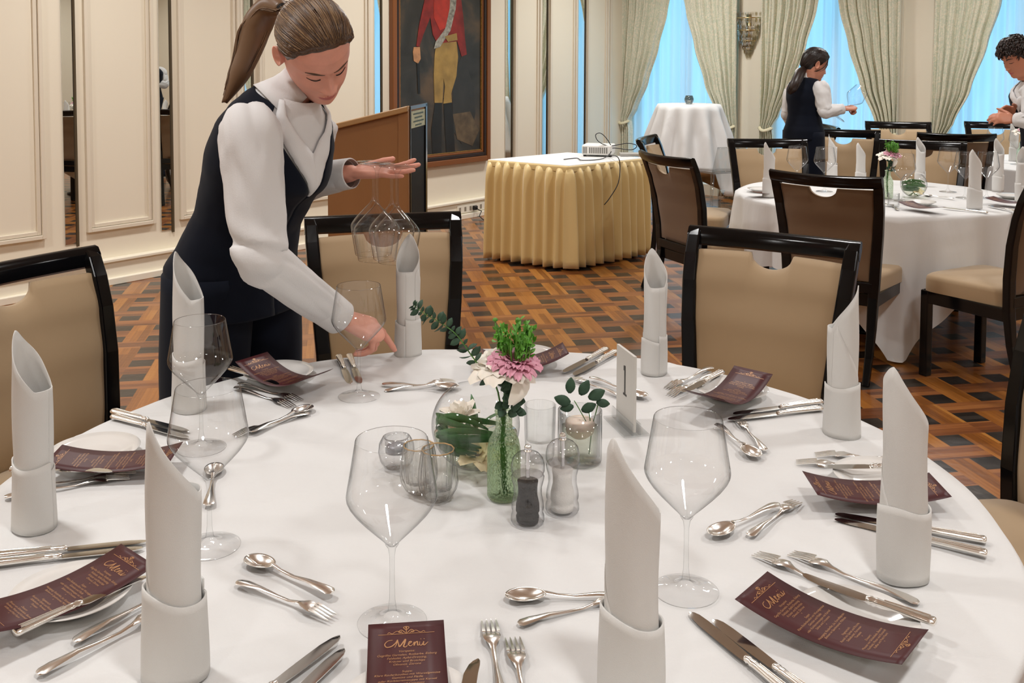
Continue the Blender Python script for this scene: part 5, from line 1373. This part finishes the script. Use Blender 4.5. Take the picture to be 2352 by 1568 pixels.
# ================================================================== CENTREPIECES OF THE NEAR TABLE
def leafblade(mb, p, d, n, L, W, mi=0, cup=.15, nu=6):
    d = d.normalized(); n = (n-d*n.dot(d)).normalized(); s = d.cross(n); vs = []
    for i in range(nu+1):
        t = i/nu; w_ = W*sin(pi*min(1, t*.93+.05))**.75; c = p+d*(L*t)-n*(cup*L*t*t)
        vs += [c-s*w_+n*w_*.25, c, c+s*w_+n*w_*.25]
    mb.add(vs, [(3*i+k, 3*i+k+1, 3*i+k+4, 3*i+k+3) for i in range(nu) for k in (0, 1)], mi)
rnd = random.Random(11)
def rv(): return Vector((rnd.uniform(-1, 1), rnd.uniform(-1, 1), rnd.uniform(-1, 1)))
def petals(mb, c, up, rings, mi=0):
    up = up.normalized(); x = up.orthogonal().normalized(); y = up.cross(x)
    for (n, L, W, lean, off) in rings:
        for k in range(n):
            a = 2*pi*k/n+off+rnd.uniform(-.1, .1); o = (x*cos(a)+y*sin(a)); s = -x*sin(a)+y*cos(a)
            base = c+o*L*.10; vs = []; nu, nv = 6, 6; le = lean+rnd.uniform(-.08, .08)
            for i in range(nu+1):
                t = i/nu; ang = le*(.35+.75*t); p = base+(up*cos(ang)+o*sin(ang))*L*t
                for j in range(nv+1):
                    q = (j/nv-.5)*2; w_ = W*(sin(pi*min(1, .12+t*.80))**.6)
                    curl = -o*(q*q)*w_*.45+up*(.06*L*sin(q*5+k)*t*t)
                    vs.append(p+s*q*w_+curl)
            mb.add(vs, [(i*(nv+1)+j, i*(nv+1)+j+1, (i+1)*(nv+1)+j+1, (i+1)*(nv+1)+j) for i in range(nu) for j in range(nv)], mi)
M_wp = mat('white_petal', '#f3ece0', .55, sss=.1); M_pp = mat('pink_petal', '#dfa0b4', .55, var=.12, vscale=90); M_gr = mat('fresh_green', '#5c9a32', .5, var=.3, vscale=120)
M_stemg = mat('stem_green', '#4f8038', .5, var=.2, vscale=50); M_cr = mat('cream_petal', '#eee0b8', .55)
# --- globe vase with lily leaves and white blooms
gc = T(1092, 1078, ZT); GR = .080
gc = Vector((gc.x, T(1092, 1100, ZT).y+.055, ZT)); GR = .0835
globe = empty('globe_vase', gc); tag(globe, 'clear glass globe vase with green leaves, white bloom and water', 'vase')
pr = [(.028, .0015), (.030, .0)]+[(GR*sin(t), GR*.985-GR*cos(t)) for t in [.42+(2.52-.42)*i/40 for i in range(41)]]
MB().lathe([(.001, .002)]+pr[2:]+[(GR*sin(2.52)-.002, pr[-1][1]+.001)], 64).build('bowl', M_glass, globe)
wl = .066; wat = glassmat('vase_water', tint=(.93, .95, .88), edge=(.72, .76, .62), base=.03)
MB().lathe([(.001, .004)]+[((GR-.003)*sin(t), GR*.985-(GR-.003)*cos(t)) for t in [.42+(1.37-.42)*i/16 for i in range(17)]]+[(.001, GR*.985-(GR-.003)*cos(1.37))], 48).build('water', wat, globe)
m = MB()
for k in range(11):                                # long blades curled round the inside
    a0 = rnd.uniform(2.2, 4.2); z0 = rnd.uniform(.045, .075); r = GR-.008-.003*(k % 3); pts = []; sp = rnd.uniform(1.6, 2.8); rise = rnd.uniform(.0, .05); w_ = rnd.uniform(.004, .0085); vs = []
    for i in range(19):
        t = i/18; a = a0+sp*t; z = z0+rise*sin(pi*t*.8); rr = min(r, sqrt(max(.0004, (GR-.006)**2-(z-GR)**2)))
        p = Vector((rr*cos(a), rr*sin(a), z)); ww = w_*sin(pi*(t*.9+.08))**.6; vs += [p+Vector((0, 0, -ww)), p+Vector((-.002*cos(a), -.002*sin(a), 0)), p+Vector((0, 0, ww))]
    m.add(vs, [(3*i+q, 3*i+q+1, 3*i+q+4, 3*i+q+3) for i in range(18) for q in (0, 1)])
for k in range(7):
    a = rnd.uniform(0, 2*pi); leafblade(m, Vector((.01*cos(a), .01*sin(a), .07+rnd.uniform(0, .01))), Vector((cos(a)*.8, sin(a)*.5, .75)), Vector((0, 0, 1)), rnd.uniform(.045, .065), rnd.uniform(.004, .008), cup=.3)
m.build('leaves', mat('lily_leaf', '#376b35', .4, var=.25, vscale=40), globe, solid=.0006)
m = MB(); petals(m, Vector((-.028, .01, .082)), Vector((-.1, -.2, 1)), [(6, .045, .016, .9, 0), (5, .038, .014, .5, .4), (4, .03, .010, .2, .9)]); m.build('white_bloom', M_wp, globe)
m = MB(); petals(m, Vector((.004, -.045, .040)), Vector((.1, -.5, .9)), [(6, .042, .019, 1.25, 0), (5, .030, .014, .9, .4), (4, .02, .009, .4, .9)]); m.build('cream_bloom', M_cr, globe)
m = MB()
for k in range(6):
    a = rnd.uniform(0, 6.28); m.tube([(.03*cos(a), .03*sin(a), .008), (.0, -.0, .03), (-.025*cos(a), -.03*sin(a), .062)], .0022, 6)
m.build('cut_stems', M_stemg, globe)
# --- cracked bottle vase with the pink and white bloom
bc = T(1157, 1150, ZT); bc.y += .015
bot = empty('bottle_vase', bc); tag(bot, 'slim crackled green glass bottle vase holding the tall flower', 'vase')
crk = glass2('crackled_green_glass', tint=(.88, .95, .85), fac=.55, bump=.004, bscale=190, voronoi=True, rough=.02, ior=1.3)
def fr(px, a, Y=None): return a
prof = [(.001, .001), (.027, .0015), (.0295, .006), (.0295, .075), (.029, .09), (.0262, .104), (.020, .116), (.0155, .123), (.0145, .130), (.0145, .149), (.0165, .153), (.0168, .1555), (.0150, .1560), (.0130, .150)]
MB().lathe(prof, 48).build('bottle', crk, bot)
MB().lathe([(.001, .004), (.0262, .006), (.0266, .09), (.001, .091)], 32).build('water', glassmat('bottle_water', tint=(.88, .94, .85), edge=(.7, .8, .68)), bot)
fl = empty('flower_stem', bc+Vector((0, 0, .006))); tag(fl, 'tall white and pink layered bloom with fresh green sprouts on top', 'flower')
m = MB(); m.tube([(.002, 0, .002), (-.003, .002, .08), (.0, .0, .15), (.006, 0, .215)], [.0042, .004, .0038, .0040], 10)
m.build('stem', M_stemg, fl)
fc = Vector((.008, .0, .226))
m = MB(); petals(m, fc+Vector((-.012, 0, -.006)), Vector((-.15, -.25, 1)), [(7, .058, .032, 1.35, .0), (7, .050, .028, 1.1, .4), (6, .042, .022, .85, .2)]); petals(m, fc+Vector((.018, -.004, -.012)), Vector((.5, -.3, .4)), [(3, .052, .020, 1.7, 2.9)]); m.build('white_petals', M_wp, fl)
m = MB()
for q in range(4): petals(m, fc+Vector((.010, -.008, .004)), Vector((.12, -.22, 1)), [(17, .046-.006*q, .012, 1.32-.28*q, q*.21)])
m.build('pink_petals', M_pp, fl)
m = MB()
for q in range(70):                                # green ruff of sprouts
    a = rnd.uniform(0, 2*pi); rr = .022*sqrt(rnd.random()); b = fc+Vector((.010+rr*cos(a), -.006+rr*sin(a), .006)); h_ = rnd.uniform(.022, .072)
    top = b+Vector((cos(a)*h_*.22, sin(a)*h_*.22, h_)); m.tube([b, b.lerp(top, .5)+rv()*.002, top], [.0016, .0012, .0009], 5)
    for k in range(4): leafblade(m, top-Vector((0, 0, .004*k)), (rv()+Vector((0, 0, .5))), rv(), rnd.uniform(.008, .014), rnd.uniform(.0025, .0045), nu=3)
m.build('green_sprouts', M_gr, fl)
for sx in (-1, 1):
    s_ = Vector((.004+sx*.016, 0, .275)); m = MB(); m.tube([s_, s_+Vector((sx*.004, 0, .032))], .0008, 5); m.ell(s_+Vector((sx*.004, 0, .036)), (.005, .005, .0035), 8, 6); m.build('thin_sprout', M_gr, fl)
m = MB()
for q in range(22):
    p = Vector((.010+rnd.uniform(-.012, .018), -.008, .150+.058*q/22)); leafblade(m, p, Vector((rnd.uniform(-1, 1), -.5, rnd.uniform(-.3, .3))), Vector((0, -1, .3)), rnd.uniform(.014, .022), rnd.uniform(.007, .010), nu=4)
m.build('eucalyptus_leaves', M_euc, fl, solid=.0004)
# --- the thin eucalyptus spray reaching up to the left
eu = empty('eucalyptus_sprig', bc+Vector((0, 0, .006))); tag(eu, 'thin eucalyptus sprig arching up to the left from the bottle vase', 'sprig')
o_ = eu.location
pth = [Dp(1145, 905, bc.y), Dp(1115, 860, bc.y-.0), Dp(1080, 812, bc.y), Dp(1048, 768, bc.y), Dp(1010, 740, bc.y+.01), Dp(975, 720, bc.y+.015), Dp(950, 701, bc.y+.02)]
pth = [Vector((.004, 0, .05))]+[p-o_ for p in pth]
def crs(pp, t):
    n_ = len(pp)-1; x = t*n_; i = min(int(x), n_-1); t = x-i; a, b, c, d = pp[max(i-1, 0)], pp[i], pp[i+1], pp[min(i+2, n_)]
    return .5*((2*b)+(c-a)*t+(2*a-5*b+4*c-d)*t*t+(3*b-a-3*c+d)*t**3)
m = MB(); m.tube([crs(pth, i/40) for i in range(41)], [.0018-.0012*i/40 for i in range(41)], 6); m.build('stem', M_stemg, eu)
m = MB()
for i in range(20):
    t = .26+.74*i/19; p = crs(pth, t); d = (crs(pth, min(1, t+.02))-crs(pth, max(0, t-.02))).normalized(); L = (.020, .017, .010, .018, .022, .020, .012)[i % 7]*(1 if t < .95 else .5)
    nrm = Vector((0, -1, 0)); s = d.cross(nrm).normalized()
    for k in (-1, 1): leafblade(m, p, (s*k+d*.25+rv()*.25), nrm+rv()*.9, L, L*.30, nu=4)
m.build('leaves', M_euc, eu, solid=.0003)
# --- straight glass with floating candle and eucalyptus
cc = T(1333, 1068, ZT); cc.y += .02
cyl = empty('candle_glass', cc); tag(cyl, 'straight clear glass with floating candle, water and green leaves', 'candle holder')
R = .0425; Hc = .100
MB().lathe([(.001, .001), (R-.004, .001), (R, .005), (R, Hc), (R-.0035, Hc), (R-.004, .012), (.001, .010)], 56).build('glass', M_stem, cyl)
MB().lathe([(.001, .012), (R-.005, .013), (R-.005, .066), (.001, .066)], 40).build('water', wat, cyl)
m = MB(); m.lathe([(.001, .046), (.014, .047), (.026, .056), (.029, .070), (.028, .079), (.024, .0815), (.001, .080)], 32); m.build('floating_candle', mat('pale_wax', '#f0dccb', .5, sss=.2), cyl)
m = MB(); a0 = cc
for px, py, dx, dz, L in ((1310, 885, .1, 1, .030), (1342, 890, .45, .8, .032), (1370, 905, .8, .4, .034), (1292, 918, -.7, .25, .032), (1352, 935, .7, .35, .030), (1385, 925, .9, -.1, .026), (1302, 935, -.6, -.1, .026)):
    b = Dp(px, py, cc.y-.02)-cc; leafblade(m, b-Vector((dx, 0, dz)).normalized()*L*.5, Vector((dx, -.1, dz)), Vector((0, -1, .2)), L, L*.32)
m.build('leaves', M_euc, cyl, solid=.0005)
m = MB(); m.tube([(.018, 0, .014), (.022, -.005, .06), (.014, -.01, .118)], .0011, 6); m.tube([(.022, -.005, .06), (-.005, -.01, .11), (-.012, -.012, .122)], .0010, 6); m.tube([(.02, -.004, .06), (.03, -.01, .1), (.034, -.012, .12)], .0010, 6)
m.build('stem', M_stemg, cyl)
# --- tall fluted candle glass behind the mills
tc_ = T(1240, 1060, ZT); tc_.y += .01
fg = empty('tall_candle_glass', tc_); tag(fg, 'tall clear fluted glass behind the salt and pepper mills', 'candle holder')
MB().lathe([(.001, .002), (.024, .002), (.027, .010), (.029, .06), (.030, .108), (.0275, .108), (.0255, .04), (.001, .035)], 48, rf=lambda a, z: 1+.03*abs(cos(5*a))).build('glass', M_stem, fg, auto=radians(60))
# --- round tealight globe and two ribbed tumblers
q = T(908, 1080, ZT); q.y += .02
tg = empty('tealight_globe', q); tag(tg, 'small round thick glass tealight holder seen through the front wine glass', 'candle holder')
hv = glassmat('thick_glass', tint=(.96, .965, .97), edge=(.10, .11, .12), base=.12, power=.9, bump=.006, bscale=40)
MB().lathe([(.001, .001), (.024, .001), (.031, .012), (.0345, .028), (.033, .044), (.026, .057), (.023, .058), (.022, .052), (.021, .028), (.001, .026)], 40).build('glass', hv, tg)
MB().lathe([(.001, .028), (.0185, .028), (.0185, .040), (.001, .040)], 24).build('tealight', mat('grey_tealight', '#a8aab0', .4, metal=.3), tg)
rib = glassmat('ribbed_glass', tint=(.96, .96, .95), edge=(.06, .06, .06), base=.12, power=.9, bump=.008, bscale=55, stretch=(1, 1, .25))
def tumbler(px, py, lab, sc, tlt):
    c = T(px, py, ZT); r_ = empty('ribbed_tumbler', c, tlt); tag(r_, lab, 'candle holder', 'ribbed votive glasses'); r_.scale = (sc,)*3
    MB().lathe([(.001, .001), (.018, .0015), (.0225, .006), (.030, .020), (.0322, .032), (.0305, .055), (.0275, .077), (.0262, .085), (.0250, .085), (.0240, .06), (.022, .02), (.001, .016)], 96, rf=lambda a, z: 1+.07*abs(sin(7*a+12*z))).build('glass', rib, r_, auto=radians(80))
    MB().lathe([(.0262, .0845), (.0266, .0862), (.0250, .0862), (.0250, .0845)], 64, rf=lambda a, z: 1+.05*abs(sin(6*a+12*z))).build('rim', mat('amber_rim', (.5, .33, .16), .3, metal=.6), r_)
tumbler(962, 1130, 'ribbed glass votive with darker rim, left of two, seen through the front wine glass', 1.0, .3)
tumbler(1006, 1146, 'ribbed glass votive between the left votive and the bottle vase', 1.05, 1.1)
# --- salt and pepper mills
acr = glassmat('clear_mill_acrylic', tint=(.98, .98, .985), edge=(.12, .12, .14), base=.09, power=1.1)
def mill(px, py, lab, fill, name, sc):
    c = T(px, py, ZT); c.y += .01; r_ = empty(name, c); tag(r_, lab, 'mill', 'clear grinders'); r_.scale = (sc,)*3
    body = [(.001, .001), (.0265, .001), (.0290, .006), (.0285, .014), (.0262, .020), (.0280, .028), (.0270, .038), (.0240, .052), (.0245, .064), (.0275, .076), (.0285, .082), (.0270, .0845), (.001, .0845)]
    MB().lathe(body, 48).build('body', acr, r_, auto=radians(50))
    MB().lathe([(.001, .086), (.0265, .086), (.0290, .092), (.0288, .103), (.0262, .113), (.019, .121), (.009, .125), (.001, .1255)], 48).build('grinder_head', acr, r_, auto=radians(50))
    MB().lathe([(.001, .004), (.019, .004), (.0200, .012), (.019, .014), (.0185, .0185), (.0205, .022), (.0200, .034), (.0165, .050), (.0165, .062), (.0180, .074), (.001, .075)], 32).build('filling', fill, r_)
    MB().lathe([(.0035, .004), (.0035, .128)], 12).build('spindle', M_chrome, r_)
    m = MB(); m.ell((0, 0, .1315), (.0062, .0062, .0062), 16, 10); m.lathe([(.007, .1255), (.007, .127), (.003, .129)], 16); m.build('top_knob', M_chrome, r_)
mill(1212, 1206, 'clear acrylic pepper mill filled with dark peppercorns', mat('peppercorns', '#120e0d', .7, var=.8, vscale=260, bump=.002, bscale=260), 'pepper_mill', .97)
mill(1292, 1180, 'clear acrylic salt mill filled with white salt, behind the pepper mill', mat('salt', '#e9e7e3', .8, bump=.0008, bscale=500), 'salt_mill', 1.0)
# --- table number card in its clear stand
pa, pb = T(1418, 962, ZT), T(1458, 1000, ZT)
h_ = .158; nb = empty('table_number_card', (pa+pb)/2); tag(nb, 'upright grey table number card with figure one, seen obliquely in clear stand', 'table number')
X_ = (pb-pa); X_.z = 0; LW = X_.length; X_.normalize(); Yv = Vector((X_.y, -X_.x, 0))
nb.matrix_world = Matrix.Translation((pa+pb)/2) @ Matrix((X_, -Yv, Vector((0, 0, 1)))).transposed().to_4x4()
m = MB(); m.box((0, 0, h_/2+.006), (LW, .006, h_)); m.build('card', mat('number_card', '#cfccc6', .5), nb, smooth=False, bevel=.0005)
sgn = 1
for sy in (-1, 1):
    ink = MB()
    ink.box((0, sy*.0034, .100), (.0055, .0008, .062)); ink.box((-sy*-.0045, sy*.0034, .125), (.004, .0008, .010)); ink.box((0, sy*.0034, .070), (.018, .0008, .004))
    ink.build('number_one', mat('ink_black', '#35332f', .5), nb, smooth=False)
m = MB(); m.box((0, 0, .003), (LW*1.25, .055, .004)); m.box((0, .008, .015), (LW*1.2, .003, .024)); m.box((0, -.008, .015), (LW*1.2, .003, .024)); m.build('stand', M_stem, nb, smooth=False)
# ================================================================== THE SECOND AND THIRD TABLE
def at(px, py): return T(px, py, ZT+.001)
G2 = 'things on the second round table'
NL = ['napkin left of the waitress glasses', ]
for px, py, ang, lab, k, sc in (
    (1766, 452, 195, 'white tube napkin at the left rim of the second table', 0, .98), (1911, 408, 160, 'white tube napkin behind the paired wine glasses', 1, .9), (1976, 430, 200, 'white tube napkin right of the chair near the waitress', 0, .86),
    (2113, 428, 110, 'slim white tube napkin standing right of the pink flower', 2, .95), (2238, 478, 205, 'white tube napkin in front, right side of the second table', 1, .98), (2292, 438, 100, 'white tube napkin at the right far rim of the second table', 2, .98), (2345, 462, 60, 'white tube napkin cut by the right edge on the second table', 0, .95)):
    put_napkin(at(px, py), radians(ang), lab, 'tube folded napkins on the second table', k, sc)
for px, py, ang, lab, k, sc in ((2088, 352, 100, 'small white napkin on the third table, left one of two', 2, .95), (2145, 345, 90, 'small white napkin on the third table, right one of two', 1, .9), (2310, 352, 170, 'small white napkin below the hands of the man', 0, .95)):
    q = at(px, py); put_napkin(q if (q-T3).to_2d().length < T3R else Vector((T3.x-.45+.12*k, T3.y+.2-.1*k, ZT)), radians(ang), lab, 'tube folded napkins on the third table', k, sc)
for px, py, lab in ((1830, 436, 'wine glass on the second table, left one of the pair'), (1893, 440, 'wine glass on the second table, right one of the pair'), (2074, 462, 'wine glass in front of the flowers of the second table'), (2177, 441, 'wine glass right of the flowers, before a taupe chair'), (2216, 455, 'wine glass left of the front napkin, second table'), (2266, 455, 'wine glass right of the front napkin, second table')):
    put_glass(at(px, py), lab, 'wine glasses on the second table')
for q_, lab in (((-.55, -.05), 'wine glass on the third table under the hands of the man'), ((-.42, -.25), 'second wine glass on the third table, nearer to us'), ((-.62, .15), 'third wine glass on the third table, further back')):
    put_glass(T3+Vector((q_[0], q_[1], ZT)), lab, 'wine glasses on the third table')
for px, py, a, b, lab in ((2112, 470, (2085, 464), (2150, 476), 'second table, front'), (1750, 440, (1730, 438), (1790, 436), 'second table, left rim'), (2325, 455, (2290, 455), (2350, 462), 'second table, right rim')):
    put_plate((px, py), 'small white plate with menu, '+lab, 'white plates on the second table'); put_menu(menuA, a, b, 'small burgundy menu card, '+lab, group='menu cards on the second table')
for kd, a, b, lab in (('fork', (2045, 470), (2065, 486), 'front left'), ('knife', (2165, 478), (2215, 484), 'front middle'), ('knife', (2270, 474), (2320, 484), 'front right'), ('spoon', (2120, 450), (2170, 456), 'beside the flowers'), ('spoon', (1985, 462), (2025, 470), 'left of the flowers')):
    cut(kd, a, b, 'small silver %s on the second table, %s' % (CAT[kd], lab), group='cutlery on the second table')
def small_flower(c, lab1, lab2, k=1):
    v = empty('bottle_vase', c); tag(v, lab1, 'vase'); ob = next(o for o in bot.children if o.name.startswith('bottle')); n_ = ob.copy(); COL.objects.link(n_); n_.parent = v
    f_ = empty('flower_stem', c+Vector((0, 0, .006))); tag(f_, lab2, 'flower')
    for ch in fl.children:
        if 'sprout' in ch.name or 'petals' in ch.name or ch.name.startswith('stem') or 'eucal' in ch.name: n_ = ch.copy(); COL.objects.link(n_); n_.parent = f_
small_flower(at(2038, 455), 'small crackled bottle vase on the second table', 'pink bloom with green top on the second table')
small_flower(T3+Vector((-.5, .0, ZT)), 'small bottle vase on the third table', 'pale bloom on the third table below the third window')
c = at(2098, 452); v = empty('globe_vase', c); tag(v, 'small glass globe vase with leaves on the second table', 'vase')
for ch in globe.children: n_ = ch.copy(); COL.objects.link(n_); n_.parent = v
v.scale = (.85,)*3
c = at(2052, 474); v = empty('candle_glass', c); tag(v, 'small clear votive glass at the front of the second table centrepiece', 'candle holder')
for ch in cyl.children:
    if ch.name.startswith('glass'): n_ = ch.copy(); COL.objects.link(n_); n_.parent = v
v.scale = (.7,)*3
